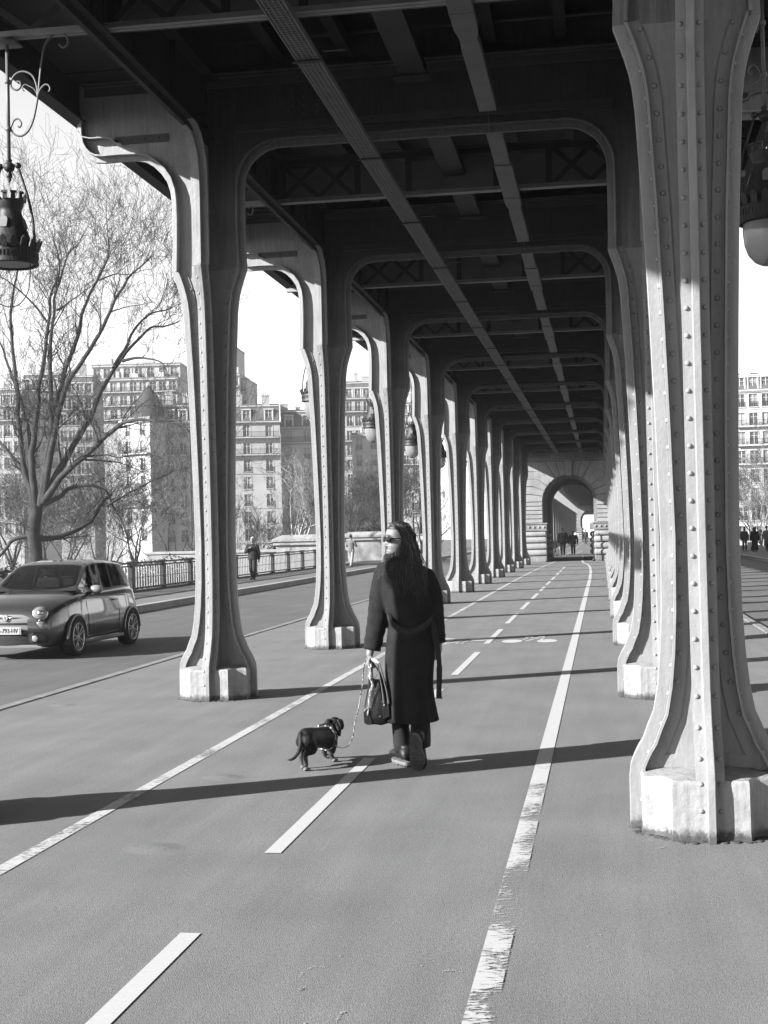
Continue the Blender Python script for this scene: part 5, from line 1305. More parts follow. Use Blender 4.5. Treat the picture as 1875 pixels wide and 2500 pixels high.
# long coat
cr_ = [(1.525,-.078,.058,.052,.012),(1.50,-.080,.070,.064,.012),(1.475,-.078,.092,.078,.012),(1.45,-.068,.125,.09,.012),(1.425,-.050,.160,.10,.01),(1.395,-.037,.186,.108,.01),(1.35,-.030,.200,.118,.008),(1.28,-.024,.202,.125,.005),(1.2,-.012,.195,.128,0),(1.12,-.002,.182,.126,0),(1.05,.006,.172,.122,0),(1.0,.006,.168,.122,0),(.95,.002,.170,.126,0),(.86,-.006,.176,.136,0),(.76,-.014,.178,.142,0),(.66,-.020,.172,.146,0),(.56,-.022,.166,.150,0),(.46,-.018,.168,.155,0),(.38,-.012,.174,.160,0),(.318,-.006,.178,.163,0)]
b = MB(); rings = []; n = 72
for i in range(96):
    t = i/95; z = lerp(1.525, .315, t)
    zz = [r[0] for r in cr_][::-1]
    def cc(j): return interp([(r[0], r[j]) for r in cr_[::-1]], z)
    cx, a_, b_, oy = cc(1), cc(2), cc(3), cc(4); low = max(0, (1.0-z)/.7); ring = []
    for k in range(n):
        an = 2*pi*k/n; c, s_ = cos(an), sin(an)
        f = 1+low*(.065*sin(an*5+1.1)+.045*sin(an*9+z*2)+.024*sin(an*14-z*3))+.012*noise.noise(Vector((c*2, s_*2, z*5)))
        if z > 1.0: f += .035*sin(an*6+z*9)*min(1, (1.45-z)*4 if z < 1.45 else 0)
        f += -.05*math.exp(-((an-4.55)/.10)**2)*low-.03*math.exp(-((an-3.9)/.12)**2)*low+.02*math.exp(-((an-4.2)/.2)**2)*low      # back vent
        ring.append(Vector((cx+a_*f*c*abs(c)**-.08 if abs(c) > .02 else cx, oy+b_*f*s_, z+(.008*sin(an*5) if z < .33 else 0))))
    rings.append(ring)
b.loft(rings)
def sleeve(P, R_):
    C = spline(P, 10); m = len(C)-1; rr = [interp([(i/(len(R_)-1), r) for i, r in enumerate(R_)], k/m)*(1+.045*sin(k*1.15)*(k/m)+.02*noise.noise(C[k]*14)) for k in range(m+1)]
    b.tube(C, rr, 22); b.sphere(C[0], rr[0], 18, 12)
sleeve([wv(826, 540, .01), wv(790, 700, .015), wv(768, 860, .01), wv(742, 1000, -.01), wv(716, 1135, -.03)], [.078, .082, .078, .070, .064])
sleeve([wv(1158, 565, .01), wv(1205, 700, .015), wv(1222, 860, .0), wv(1232, 980, .0), wv(1236, 1082, .02)], [.058, .062, .060, .054, .052])
o = b.build('coat', M_coat, wo_); remesh(o, .0075, 3, .5)
# collar, turned down under the hair
b = MB(); rings = []
for (z, a_, b_) in ((1.532, .064, .058), (1.54, .072, .066), (1.525, .088, .08), (1.49, .108, .094), (1.47, .112, .098), (1.475, .10, .09)): rings.append([(hx.x+.012+a_*cos(2*pi*k/40), .012+b_*sin(2*pi*k/40), z+.012*cos(2*pi*k/40)*-1) for k in range(40)])
b.loft(rings, False, False); b.build('collar', M_coat, wo_, smooth=True)
# half belt across the back and the loose tie at the right
b = MB(); C = spline([wv(858, 862, -.105), wv(885, 905, -.128), wv(940, 955, -.142), wv(1010, 985, -.147), wv(1090, 975, -.144), wv(1160, 935, -.130), wv(1212, 885, -.095)], 8)
vs = []
for i, p in enumerate(C): vs += [p+Vector((0, -.004, .026)), p+Vector((0, -.012, 0)), p+Vector((0, -.004, -.026))]
b.add(vs, [(i*3+j, i*3+j+1, i*3+j+4, i*3+j+3) for i in range(len(C)-1) for j in range(2)]); o = b.build('belt', M_belt, wo_, smooth=True); s_ = o.modifiers.new('s', 'SOLIDIFY'); s_.thickness = .008
b = MB(); C = spline([wv(1205, 905, -.07), wv(1222, 1010, -.085), wv(1236, 1110, -.075), wv(1248, 1230, -.07), wv(1246, 1360, -.07), wv(1240, 1480, -.07), wv(1245, 1512, -.07)], 6); rings = []
for i, p in enumerate(C):
    t = i/(len(C)-1); w_ = .017+.004*sin(t*6)+(.006 if .55 < t else 0); tw_ = .5*sin(t*3); d_ = Vector((cos(tw_), sin(tw_), 0)); rings.append([p+d_*w_+Vector((0,.004,0)), p-d_*w_+Vector((0,.004,.012 if i == len(C)-1 else 0)), p-d_*w_+Vector((0,-.004,.012 if i == len(C)-1 else 0)), p+d_*w_+Vector((0,-.004,0))])
b.loft(rings); b.build('belt_end', M_belt, wo_, smooth=False)
# trousers, wide at the hem
b = MB()
def trouser(P):
    rings = []
    for (cx, cy, y, a_, b_) in P:
        c = wv(cx, cy, y); rings.append([Vector((c.x+a_*cos(2*pi*k/30)*(1+.05*sin(2*pi*k/30*5+cy*.01)), c.y+b_*sin(2*pi*k/30), c.z)) for k in range(30)])
    b.loft(rings)
trouser([(925, 1250, 0, .085, .09), (918, 1500, .01, .068, .075), (918, 1690, .02, .060, .068), (924, 1780, .03, .062, .075), (932, 1870, .035, .068, .085), (942, 1935, .035, .071, .09)])
trouser([(1075, 1250, 0, .085, .09), (1085, 1500, .0, .072, .078), (1088, 1690, -.03, .068, .072), (1092, 1760, -.07, .071, .08), (1094, 1820, -.13, .075, .10), (1095, 1862, -.165, .074, .10)])
b.build('trousers', M_trs, wo_, smooth=True)
# boots: left planted, right on its toe with the sole facing back
def shoe(name, M_):
    t = thing_child(name)
    b = MB(); rings = []
    prof = [(-.125,.030,.035),(-.11,.042,.075),(-.07,.046,.095),(-.02,.046,.085),(.03,.049,.068),(.08,.053,.058),(.12,.048,.052),(.145,.030,.036)]
    for y, w_, h in prof: rings.append([M_ @ Vector((w_*cos(2*pi*k/20), y, .028+(h*.5)*(1+sin(2*pi*k/20)))) for k in range(20)])
    b.loft(rings); b.tube([M_ @ Vector((0, -.065, .09)), M_ @ Vector((0, -.065, .125))], .040, 16); b.build('upper', M_boot, t, smooth=True)
    outl = []
    for k in range(40):
        a = 2*pi*k/40; y = .138*sin(a); w_ = .049+.008*sin(a)*1.0-.010*math.exp(-((y+.02)/.04)**2); outl.append((w_*cos(a)*1.04, y))
    b = MB(); b.prism(outl, lambda x, y, z: tuple(M_ @ Vector((x, y, z))), .004, .020); b.build('welt', M_midsole, t)
    b = MB(); b.prism([(x*.97, y*.98) for x, y in outl], lambda x, y, z: tuple(M_ @ Vector((x, y, z))), -.004, .0035)
    for k in range(11):
        y = -.12+k*.0235
        if abs(y+.03) < .018: continue
        w_ = sqrt(max(0, 1-(y/.14)**2))*.044
        for s_ in (-1, 1):
            vs = [M_ @ Vector(p) for p in ((s_*.006, y-.006, -.004), (s_*w_, y-.010, -.004), (s_*w_, y+.003, -.004), (s_*.006, y+.006, -.004), (s_*.006, y-.006, -.013), (s_*w_, y-.010, -.013), (s_*w_, y+.003, -.013), (s_*.006, y+.006, -.013))]
            b.add(vs, [(0,1,2,3), (4,7,6,5), (0,4,5,1), (1,5,6,2), (2,6,7,3), (3,7,4,0)])
    b.build('sole', M_sole, t); return t
def thing_child(name):
    e = bpy.data.objects.new(name, None); COL.objects.link(e); e.parent = wo_; return e
shoe('boot', Matrix.Translation(Vector((-.084, .03, .014))) @ Matrix.Rotation(rad(30), 4, 'Z') @ Matrix.Scale(1.08, 4))
shoe('boot', Matrix.Translation(Vector((.056, -.245, .128))) @ Matrix.Rotation(rad(-4), 4, 'Z') @ Matrix.Rotation(rad(-70), 4, 'X') @ Matrix.Scale(1.08, 4))
# sunglasses
b = MB(); sg = []
for sd in (-1, 1):
    ring = []
    for k in range(24):
        a = 2*pi*k/24; x = sd*.037+.034*cos(a); z = .115+.0225*sin(a)*(1.0 if sin(a) < 0 else .85)+.004*sd*cos(a); ring.append(HM @ Vector((x, -.103+abs(x)*.12, z)))
    c = sum(ring, Vector())/24; nrm = (HM.to_3x3() @ Vector((0, -1, 0)))*.004
    b.loft([[p-nrm for p in ring], [p for p in ring], [p+nrm*.6 for p in ring], [c+(p-c)*.8+nrm*1.4 for p in ring]])
for sd in (-1, 1): b.tube([HM @ Vector((sd*.060, -.096, .122)), HM @ Vector((sd*.072, -.07, .122)), HM @ Vector((sd*.078, .0, .118)), HM @ Vector((sd*.078, .02, .108))], .0035, 6)
b.tube([HM @ Vector((-.008, -.108, .122)), HM @ Vector((0, -.112, .125)), HM @ Vector((.008, -.108, .122))], .003, 6)
b.build('sunglasses', mat('black acetate', .008, .12, .05, 10), wo_, smooth=True)
# brows and lips
b = MB()
for sd in (-1, 1): b.tube([HM @ Vector((sd*.016, -.105, .139)), HM @ Vector((sd*.034, -.104, .146)), HM @ Vector((sd*.052, -.090, .140))], [.0028, .003, .0012], 5)
b.build('eyebrow', M_hair, wo_)
b = MB(); b.tube([HM @ Vector((-.022, -.092, .060)), HM @ Vector((-.008, -.1065, .0665)), HM @ Vector((0, -.107, .065)), HM @ Vector((.008, -.1065, .0665)), HM @ Vector((.022, -.092, .060))], [.0012, .0035, .003, .0035, .0012], 6)
b.tube([HM @ Vector((-.018, -.093, .057)), HM @ Vector((0, -.1075, .053)), HM @ Vector((.018, -.093, .057))], [.0012, .0042, .0012], 6); b.build('lips', skinmat('lips', .085), wo_, smooth=True)
# hair: a cap and hundreds of locks
rn = random.Random(9); b = MB(); b2 = MB()
cap = MB(); rings = []
for i in range(15):
    t = i/14; z = lerp(.03, .250, t); ring = []
    for k in range(32):
        a = 2*pi*k/32; c, s_ = cos(a), sin(a); r = max(0, 1-(max(0, z-.12)/.131)**2.6)**.5
        fy = -.104 if z > .185 else lerp(.035, -.104, max(0, (z-.12)/.065)) ; x = .083*r*c; y = (fy*abs(s_) if s_ < 0 else .112*s_)*r
        if s_ < 0 and z <= .165: x *= 1.0
        ring.append(HM @ Vector((x, y+.006, z)))
    rings.append(ring)
cap.loft(rings); cap.build('hair_cap', M_hair, wo_, smooth=True)
inv = HM.inverted()
for k in range(1150):
    # root on the scalp near the parting, flows over the skull and down the back
    sd = rn.choice((-1, 1)); u = rn.random(); front = rn.random()
    hs = Vector((sd*rn.uniform(.0, .012), lerp(-.082, .06, front), .0)); hs.z = .238-.35*max(0, hs.y-.02)**1.5-(.5*(abs(min(0, hs.y+.02)))**1.55)
    ang = rn.uniform(0, 1)
    if sd < 0 and front < .25: continue
    side = Vector((sd*.083, lerp(.0, .078, front), .13+rn.uniform(-.02, .02))); mid = Vector((sd*.064, lerp(-.055, .05, front), .200))
    p0, p1, p2 = HM @ hs, HM @ mid, HM @ side
    outx = rn.uniform(-1, 1)
    ex = lerp(wv(915, 0).x, wv(1180, 0).x, rn.random()**.75); ln = rn.uniform(.26, .40)+(.06 if rn.random() < .15 else 0)
    if front < .10: ex = wv(rn.uniform(905, 980), 0).x; ln = rn.uniform(.18, .3)
    if sd < 0: ex = wv(rn.uniform(860, 1000), 0).x; ln = rn.uniform(.16, .34)
    end = Vector((ex, -.118-.02*rn.random(), 1.60-ln)); m1 = Vector((lerp(p2.x, ex, .35), lerp(p2.y, -.12, .5), p2.z-.10)); m2 = Vector((lerp(p2.x, ex, .75), -.125-.015*rn.random(), lerp(m1.z, end.z, .55)))
    if sd < 0: nape = HM @ Vector((-.035, .112, .07)); m1 = Vector((lerp(nape.x, ex, .4), -.09, 1.50)); P = [p0, p1, p2, nape, m1, m2, end]
    else: P = [p0, p1, p2, m1, m2, end]
    j = Vector((rn.gauss(0, .004), rn.gauss(0, .004), 0)); P = [p+j+Vector((rn.gauss(0, .003+.0035*q_), rn.gauss(0, .003+.001*q_), 0)) for q_, p in enumerate(P)]
    C = spline(P, 5); r = rn.uniform(.0018, .0040); m = len(C)-1
    (b2 if rn.random() < .22 else b).tube(C, [r*(.7+.6*sin(pi*min(1, q/m*1.2))) if q < m*.7 else r*max(.15, (1-q/m)*2.6) for q in range(m+1)], 4, cap=False)
for k in range(90):   # fine fly-away strands at the neck and left shoulder
    st = HM @ Vector((-.06, rn.uniform(.0, .06), rn.uniform(.02, .08))); en = wv(rn.uniform(775, 930), rn.uniform(430, 600), -.10-rn.random()*.04)
    mid = (st+en)/2+Vector((rn.uniform(-.03, .02), -.05, rn.uniform(-.02, .02))); b2.tube(spline([st, mid, en], 6), .0009, 3, cap=False)
C = spline([HM @ Vector((.01, .06, .12)), Vector((wv(985, 0).x, -.045, 1.53)), Vector((wv(1010, 0).x, -.090, 1.43)), Vector((wv(1045, 0).x, -.112, 1.35)), Vector((wv(1075, 0).x, -.118, 1.29)), Vector((wv(1090, 0).x, -.116, 1.26))], 8); rings = []
for i, p in enumerate(C):
    t = i/(len(C)-1); a_ = interp([(0,.055),(.2,.062),(.45,.080),(.7,.09),(.9,.06),(1,.008)], t); d_ = interp([(0,.07),(.2,.055),(.45,.022),(1,.008)], t)
    rings.append([p+Vector((a_*cos(2*pi*q/44)*(1+.05*sin(q*2.1+t*3)), d_*sin(2*pi*q/44)*(1+.35*sin(q*1.7+t*2)), .02*sin(q*2.9)*t)) for q in range(44)])
m_ = MB(); m_.loft(rings); m_.build('hair_mass', M_hair, wo_, smooth=True)
b.build('hair', M_hair, wo_, smooth=True); b2.build('hair_strands', M_hair2, wo_, smooth=True)
# ---------------------------------------------------------------- handbag
bg_ = thing('handbag', 'soft black leather handbag with chain strap held at the woman\'s left side', 'handbag', (WX, WY, 0))
b = MB(); rings = []
for (cy, xl, xr, yc, d_) in ((1708, 668, 790, -.05, .045), (1690, 655, 850, -.05, .062), (1640, 652, 868, -.05, .068), (1560, 655, 860, -.05, .064), (1480, 672, 838, -.05, .055), (1410, 690, 812, -.05, .045), (1360, 702, 800, -.05, .030)):
    c = wv((xl+xr)/2, cy, yc); a_ = (xr-xl)/2/1087; ring = []
    for k in range(36):
        an = 2*pi*k/36; q = 1+.06*sin(an*7+cy*.02)*(1 if cy < 1600 else .3); ring.append(Vector((c.x+a_*cos(an)*abs(cos(an))**-.35*q if abs(cos(an)) > .03 else c.x, c.y+d_*sin(an)*abs(sin(an))**-.2*q if abs(sin(an)) > .03 else c.y, c.z+.006*sin(an*2+cy))))
    rings.append(ring)
b.loft(rings); smooth_by_angle(b.build('bag_body', M_bag, bg_), 60)
b = MB(); P = [wv(655, 1600, -.118), wv(690, 1560, -.125), wv(725, 1690, -.122), wv(700, 1706, -.116), wv(660, 1690, -.114)]
b.prism([(p.x, p.z) for p in P], lambda x, z, t: (x, t, z), -.122, -.114); b.build('pocket_flap', M_bag, bg_, bevel=.004); b = MB(); b.prism([(wv(800,0).x, wv(0,1520).z), (wv(856,0).x, wv(0,1510).z), (wv(862,0).x, wv(0,1640).z), (wv(812,0).x, wv(0,1655).z)], lambda x, z, t: (x, t, z), -.128, -.118); b.build('pocket_flap', M_bag, bg_, bevel=.004)
b = MB()
for (x0, x1) in ((700, 712), (745, 800)): b.tube(spline([wv(x0, 1420, -.09), wv(lerp(x0, 705, .5), 1300, -.095), wv(708, 1225, -.075), wv(715, 1205, -.05), wv(lerp(x1, 715, .4), 1300, -.02), wv(x1, 1400, -.02)], 6), .0085, 7, squash=.55)
b.build('handle', M_bag, bg_, smooth=True)
b = MB(); C = spline([wv(722, 1235, -.115), wv(708, 1330, -.125), wv(735, 1390, -.128), wv(712, 1450, -.13), wv(705, 1530, -.13), wv(690, 1620, -.128)], 7)
for i in range(0, len(C)-1):
    d_ = (C[i+1]-C[i]); c = (C[i]+C[i+1])/2; R_ = Vector((0,0,1)).rotation_difference(d_.normalized()).to_matrix() @ Matrix.Rotation(rad(90*(i % 2)+25), 3, 'Z')
    b.tube([c+R_ @ Vector((.006*cos(2*pi*q/10), 0, .0105*sin(2*pi*q/10))) for q in range(10)], .0022, 5, closed=True)
b.build('chain', M_met, bg_, smooth=True)
b = MB(); b.sphere(wv(823, 1552, -.132), .0075, 10, 6); b.sphere(wv(784, 1640, -.122), .004, 8, 5); b.sphere(wv(842, 1640, -.122), .004, 8, 5); b.tube([wv(715, 1330, -.12), wv(722, 1338, -.12), wv(760, 1338, -.12), wv(766, 1320, -.115)], .003, 6); b.build('stud', M_met, bg_, smooth=True)
b = MB(); b.prism([(wv(725,0).x, wv(0,1198).z), (wv(752,0).x, wv(0,1188).z), (wv(788,0).x, wv(0,1218).z), (wv(780,0).x, wv(0,1234).z), (wv(745,0).x, wv(0,1216).z)], lambda x, z, t: (x, t, z), -.118, -.108); b.build('key_tag', mat('key tag', .5, .3), bg_, bevel=.003)
b = MB()
for (x0, x1, dx) in ((790, 858, 0), (772, 822, 0)):
    C = spline([wv(x0, 1230, -.10), wv(lerp(x0, x1, .4), 1340, -.11), wv(lerp(x0, x1, .8), 1450, -.118), wv(x1, 1540, -.118)], 6); b.tube(C, [.006+.020*k/len(C) for k in range(len(C))], 8, squash=.45)
b.build('scarf', M_lining, bg_, smooth=True)
# ---------------------------------------------------------------- dog
def dp(cx, cy, Y): return atY(690+cx/8.73, 1700+cy/8.73, Y)
DG = Vector((-2.05, 9.75, 0)); dog = thing('dog', 'small black short-legged dog on a leash looking back to the right', 'dog', DG)
def L_(p): return p-DG
b = MB()
limb(b, [L_(dp(520, 900, 9.60)), L_(dp(560, 880, 9.66)), L_(dp(720, 880, 9.78)), L_(dp(900, 880, 9.90)), L_(dp(990, 860, 9.98))], [.062, .072, .072, .080, .062], 18)
b.sphere(L_(dp(500, 900, 9.61)), .066, 16, 12, (1, 1.05, 1.15)); b.sphere(L_(dp(985, 920, 9.95)), .070, 16, 12, (.9, 1.1, 1.2))
limb(b, [L_(dp(960, 800, 9.97)), L_(dp(1010, 700, 10.02)), L_(dp(1070, 600, 10.06))], [.052, .042, .038], 16)
b.sphere(L_(dp(1110, 560, 10.07)), .0445, 18, 14, (1.05, 1.0, .95))
limb(b, [L_(dp(1130, 600, 10.06)), L_(dp(1185, 700, 10.03)), L_(dp(1195, 800, 10.01))], [.034, .025, .017], 14)
# legs: joints at hip, knee, hock, paw / shoulder, elbow, wrist, paw
def leg(P, R_): limb(b, [L_(dp(*p)) for p in P], [r*1.25 for r in R_], 12)
leg([(520, 960, 9.57), (640, 1130, 9.60), (490, 1240, 9.54), (500, 1460, 9.55)], [.046, .030, .015, .014])
leg([(420, 960, 9.66), (450, 1120, 9.69), (395, 1230, 9.63), (430, 1440, 9.64)], [.040, .026, .014, .013])
leg([(1050, 980, 9.95), (1060, 1130, 9.92), (1030, 1240, 9.93), (1085, 1350, 9.94)], [.036, .022, .015, .014])
leg([(900, 1000, 10.03), (890, 1130, 10.06), (900, 1230, 10.08), (960, 1290, 10.10)], [.030, .020, .014, .013])
limb(b, [L_(dp(385, 830, 9.56)), L_(dp(385, 1000, 9.52)), L_(dp(345, 1170, 9.50)), L_(dp(270, 1290, 9.48)), L_(dp(190, 1345, 9.46)), L_(dp(115, 1355, 9.45))], [.022, .017, .014, .012, .011, .006], 10)
M_fur, t_, p_ = new_mat('glossy black fur'); N_ = t_.nodes; p_.inputs['Roughness'].default_value = .55; p_.inputs['Specular IOR Level'].default_value = .16
n_ = N_.new('ShaderNodeTexNoise'); n_.inputs['Scale'].default_value = 22; tc_ = N_.new('ShaderNodeTexCoord'); t_.links.new(tc_.outputs['Object'], n_.inputs['Vector'])
se_ = N_.new('ShaderNodeSeparateXYZ'); t_.links.new(tc_.outputs['Object'], se_.inputs[0])
mr_ = N_.new('ShaderNodeMapRange'); mr_.inputs[1].default_value = .02; mr_.inputs[2].default_value = .13; mr_.inputs[3].default_value = .045; mr_.inputs[4].default_value = .006; t_.links.new(se_.outputs[2], mr_.inputs[0])
mu_ = N_.new('ShaderNodeMath'); mu_.operation = 'MULTIPLY_ADD'; mu_.inputs[1].default_value = .009; t_.links.new(n_.outputs[0], mu_.inputs[0]); t_.links.new(mr_.outputs[0], mu_.inputs[2])
sb_ = N_.new('ShaderNodeMath'); sb_.operation = 'SUBTRACT'; sb_.inputs[1].default_value = .006; t_.links.new(mu_.outputs[0], sb_.inputs[0]); t_.links.new(sb_.outputs[0], p_.inputs['Base Color'])
nb_ = N_.new('ShaderNodeTexNoise'); nb_.inputs['Scale'].default_value = 160; nb_.inputs['Detail'].default_value = 5; mp_ = N_.new('ShaderNodeMapping'); mp_.inputs['Scale'].default_value = (1, .3, 1); t_.links.new(tc_.outputs['Object'], mp_.inputs[0]); t_.links.new(mp_.outputs[0], nb_.inputs['Vector'])
bu_ = N_.new('ShaderNodeBump'); bu_.inputs['Strength'].default_value = .8; bu_.inputs['Distance'].default_value = .006; t_.links.new(nb_.outputs[0], bu_.inputs['Height']); t_.links.new(bu_.outputs[0], p_.inputs['Normal'])
o = b.build('body', M_fur, dog); remesh(o, .0045, 5, .5)
b = MB()
for (cx, cy, Y, z) in ((500, 1530, 9.55, .014), (440, 1500, 9.64, .014), (1105, 1385, 9.94, .014), (985, 1310, 10.10, .02)):
    p = L_(dp(cx, cy, Y)); p.z = z
    b.sphere(p, .024, 12, 8, (.85, 1.25, .6))
    for q in (-1, 0, 1): b.sphere(p+Vector((q*.011+.004, .024, -.002)), .009, 8, 6)
b.build('paw', mat('tan paws', .10, .6, .2, 30), dog, smooth=True)
for (c, e, sd) in (((1030, 520, 10.04), (915, 520, 10.03), -1), ((1185, 500, 10.04), (1265, 560, 10.02), 1)):
    b = MB(); p0 = L_(dp(*c)); p1 = L_(dp(*e)); d_ = p1-p0; C = [p0, p0+d_*.5+Vector((0, -.006, .006)), p1+Vector((0, -.01, -.02)), p1+Vector((.0, -.012, -.05))]
    C = spline(C, 5); b.tube(C, [.019*(.5+.8*sin(pi*min(1, (k+2)/(len(C)+1)))) for k in range(len(C))], 10, squash=.4); b.build('ear', M_fur, dog, smooth=True)
b = MB(); b.sphere(L_(dp(1215, 825, 9.995)), .0105, 10, 8); b.sphere(L_(dp(1170, 590, 10.01)), .0065, 8, 6); b.build('nose_and_eye', mat('wet black', .005, .08), dog, smooth=True)
# patterned harness
M_har, t_, p_ = new_mat('patterned webbing'); v_ = t_.nodes.new('ShaderNodeTexVoronoi'); v_.inputs['Scale'].default_value = 95; tc_ = t_.nodes.new('ShaderNodeTexCoord'); t_.links.new(tc_.outputs['Object'], v_.inputs['Vector'])
mr_ = t_.nodes.new('ShaderNodeMapRange'); mr_.inputs[1].default_value = .42; mr_.inputs[2].default_value = .5; mr_.inputs[3].default_value = .33; mr_.inputs[4].default_value = .015
sc2 = t_.nodes.new('ShaderNodeSeparateColor'); t_.links.new(v_.outputs['Color'], sc2.inputs[0]); t_.links.new(sc2.outputs[0], mr_.inputs[0]); t_.links.new(mr_.outputs[0], p_.inputs['Base Color']); p_.inputs['Roughness'].default_value = .6
hn = thing('dog_harness', 'patterned harness round the black dog\'s chest and shoulders', 'harness', DG)
b = MB()
def loop(c, nrm, ra, rb, r=.0065):
    c = L_(c); nrm = Vector(nrm).normalized(); a_ = nrm.cross(Vector((0,0,1))).normalized(); u_ = a_.cross(nrm); b.tube([c+a_*ra*cos(2*pi*k/28)+u_*rb*sin(2*pi*k/28) for k in range(28)], r, 6, closed=True, squash=.6)
loop(dp(900, 880, 9.90), (.25, 1, .1), .086, .092); loop(dp(985, 800, 9.97), (.35, .9, .55), .070, .074)
b.tube(spline([L_(dp(760, 640, 9.84)), L_(dp(860, 600, 9.86)), L_(dp(960, 600, 9.90)), L_(dp(1060, 640, 9.93))], 5), .008, 6); b.tube(spline([L_(dp(880, 690, 9.84)), L_(dp(980, 800, 9.86)), L_(dp(1080, 950, 9.88)), L_(dp(1115, 1010, 9.90))], 5), .007, 6)
b.build('webbing', M_har, hn, smooth=True)
lsh = thing('leash', 'slim patterned leash sagging from the handbag hand to the dog', 'leash')
C = spline([dp(1120, 1040, 9.90), dp(1200, 1090, 9.86), dp(1330, 1090, 9.82), dp(1440, 1000, 9.79), dp(1510, 800, 9.77), dp(1530, 620, 9.76), dp(1570, 450, 9.76), dp(1630, 200, 9.75), dp(1665, -20, 9.75)]+[Vector((WX, WY, 0))+wv(x, y, -.07) for x, y in ((646, 1390), (654, 1290), (672, 1215), (690, 1195))], 6)
b = MB(); b.tube(C, .0052, 6, squash=.5); b.build('strap', M_har, lsh, smooth=True)
# ---------------------------------------------------------------- other people
def person(label, loc, face, H, top, bottom, hair=None, stride=.25, pose='walk', dress=False, skin=None, group=None, cat='man', coatlen=.48, bulk=1.0, scarf=False, vox=.016, mirror=1):
    """face: direction angle the person walks towards (0 = +y, 180 = towards the camera)"""
    root = thing('person', label, cat, loc, rad(face), group); k = H/1.75; sk = skin or M_skin2
    hipz = .92*k; shz = 1.44*k; st = stride
    fl, fr_ = Vector((-.09*k, st*.5, .06)), Vector((.09*k, -st*.5, .06))
    b = MB()
    M_ = Matrix.Translation(Vector((0, .0, 1.515*k))) @ Matrix.Rotation(pi, 4, 'Z') @ Matrix.Scale(k*.96, 4); head_mesh(b, M_)
    limb(b, [(0, 0, 1.40*k), (0, 0, 1.55*k)], [.058*k, .052*k]); limb(b, [(0, 0, 1.3*k), (0, 0, 1.0*k)], [.12*k, .12*k])
    if pose == 'walk': aL, aR = Vector((-.235*k*bulk, -.12, .82*k)), Vector((.235*k*bulk, .12, .82*k)); eL, eR = Vector((-.25*k*bulk, -.07, 1.12*k)), Vector((.25*k*bulk, .03, 1.12*k))
    elif pose == 'chest': aL, aR = Vector((-.235*k, -.10, .82*k)), Vector((.08*k, .20, 1.28*k)); eL, eR = Vector((-.25*k, -.06, 1.12*k)), Vector((.27*k, .10, 1.12*k))
    elif pose == 'phone': aL, aR = Vector((-.05*k, .26, 1.30*k)), Vector((.06*k, .28, 1.32*k)); eL, eR = Vector((-.27*k, .08, 1.14*k)), Vector((.27*k, .08, 1.14*k))
    else: aL, aR = Vector((-.25*k*bulk, .02, .80*k)), Vector((.25*k*bulk, .02, .80*k)); eL, eR = Vector((-.26*k*bulk, -.01, 1.1*k)), Vector((.26*k*bulk, -.01, 1.1*k))
    for e, a_, sd in ((eL, aL, -1), (eR, aR, 1)):
        limb(b, [(sd*.18*k, 0, 1.38*k), e, a_], [.04*k, .036*k, .025*k]); hand(b, a_, (a_-e), (-sd, .1, 0), sd, .35, k)
    for f, sd in ((fl, -1), (fr_, 1)): limb(b, [(sd*.09*k, 0, hipz), (sd*.092*k, f.y*.45+.02, .48*k), (f.x, f.y-.02, .08)], [.075*k, .055*k, .038*k])
    o = b.build('body', sk, root); remesh(o, .009, 2, .4)
    b = MB(); rings = []
    wl = shz-coatlen*k
    for i in range(26):
        t = i/25; z = lerp(1.475*k, (wl-.28*k) if not dress else .10, t)
        a_ = interp([(0,.06),(.05,.12),(.12,.185),(.25,.20),(.5,.178),(.7,.18),(1,.19 if not dress else .26)], t)*k*bulk; b_ = interp([(0,.06),(.08,.09),(.25,.125),(.5,.12),(1,.135 if not dress else .2)], t)*k*bulk
        rings.append([(a_*cos(2*pi*q/30)*(1+.03*sin(q*1.3+z*9)), b_*sin(2*pi*q/30)*(1+.03*sin(q*1.9+z*7)), z) for q in range(30)])
    b.loft(rings)
    for e, a_, sd in ((eL, aL, -1), (eR, aR, 1)): limb(b, [(sd*.175*k*bulk, 0, 1.385*k), e, a_+(e-a_)*.06], [.075*k*bulk, .062*k*bulk, .048*k], 14)
    o = b.build('coat' if not dress else 'dress', top, root); remesh(o, vox, 3, .5)
    if not dress or True:
        b = MB()
        for f, sd in ((fl, -1), (fr_, 1)): limb(b, [(sd*.085*k, 0, hipz+.02), (sd*.09*k, f.y*.45+.03, .5*k), (f.x, f.y-.02, .12)], [.105*k, .078*k, .062*k], 16)
        if not dress: b.build('trousers', bottom, root, smooth=True)
    for f in (fl, fr_):
        b = MB(); b.sphere((f.x, f.y+.03, .045), .055*k, 12, 8, (.8, 2.3, .8)); b.box(f.x-.04*k, f.x+.04*k, f.y-.085*k, f.y+.14*k, .0, .028); b.build('shoe', M_boot, root, smooth=False)
    if hair:
        b = MB(); mh, ln = hair; b.sphere((0, -.012*k, 1.665*k), .102*k, 18, 12, (.86, 1.0, 1.0) if ln >= 0 else (.86, .9, .8))
        if ln > 0: limb(b, [(0, -.05*k, 1.66*k), (0, -.09*k, 1.5*k), (0, -.10*k, 1.62*k-ln)], [.08*k, .085*k, .06*k], 12)
        vsn = []
        o = b.build('hair', mh, root, smooth=True)
        o.location = (0, -.018 if ln >= 0 else -.03, .012)
    return root
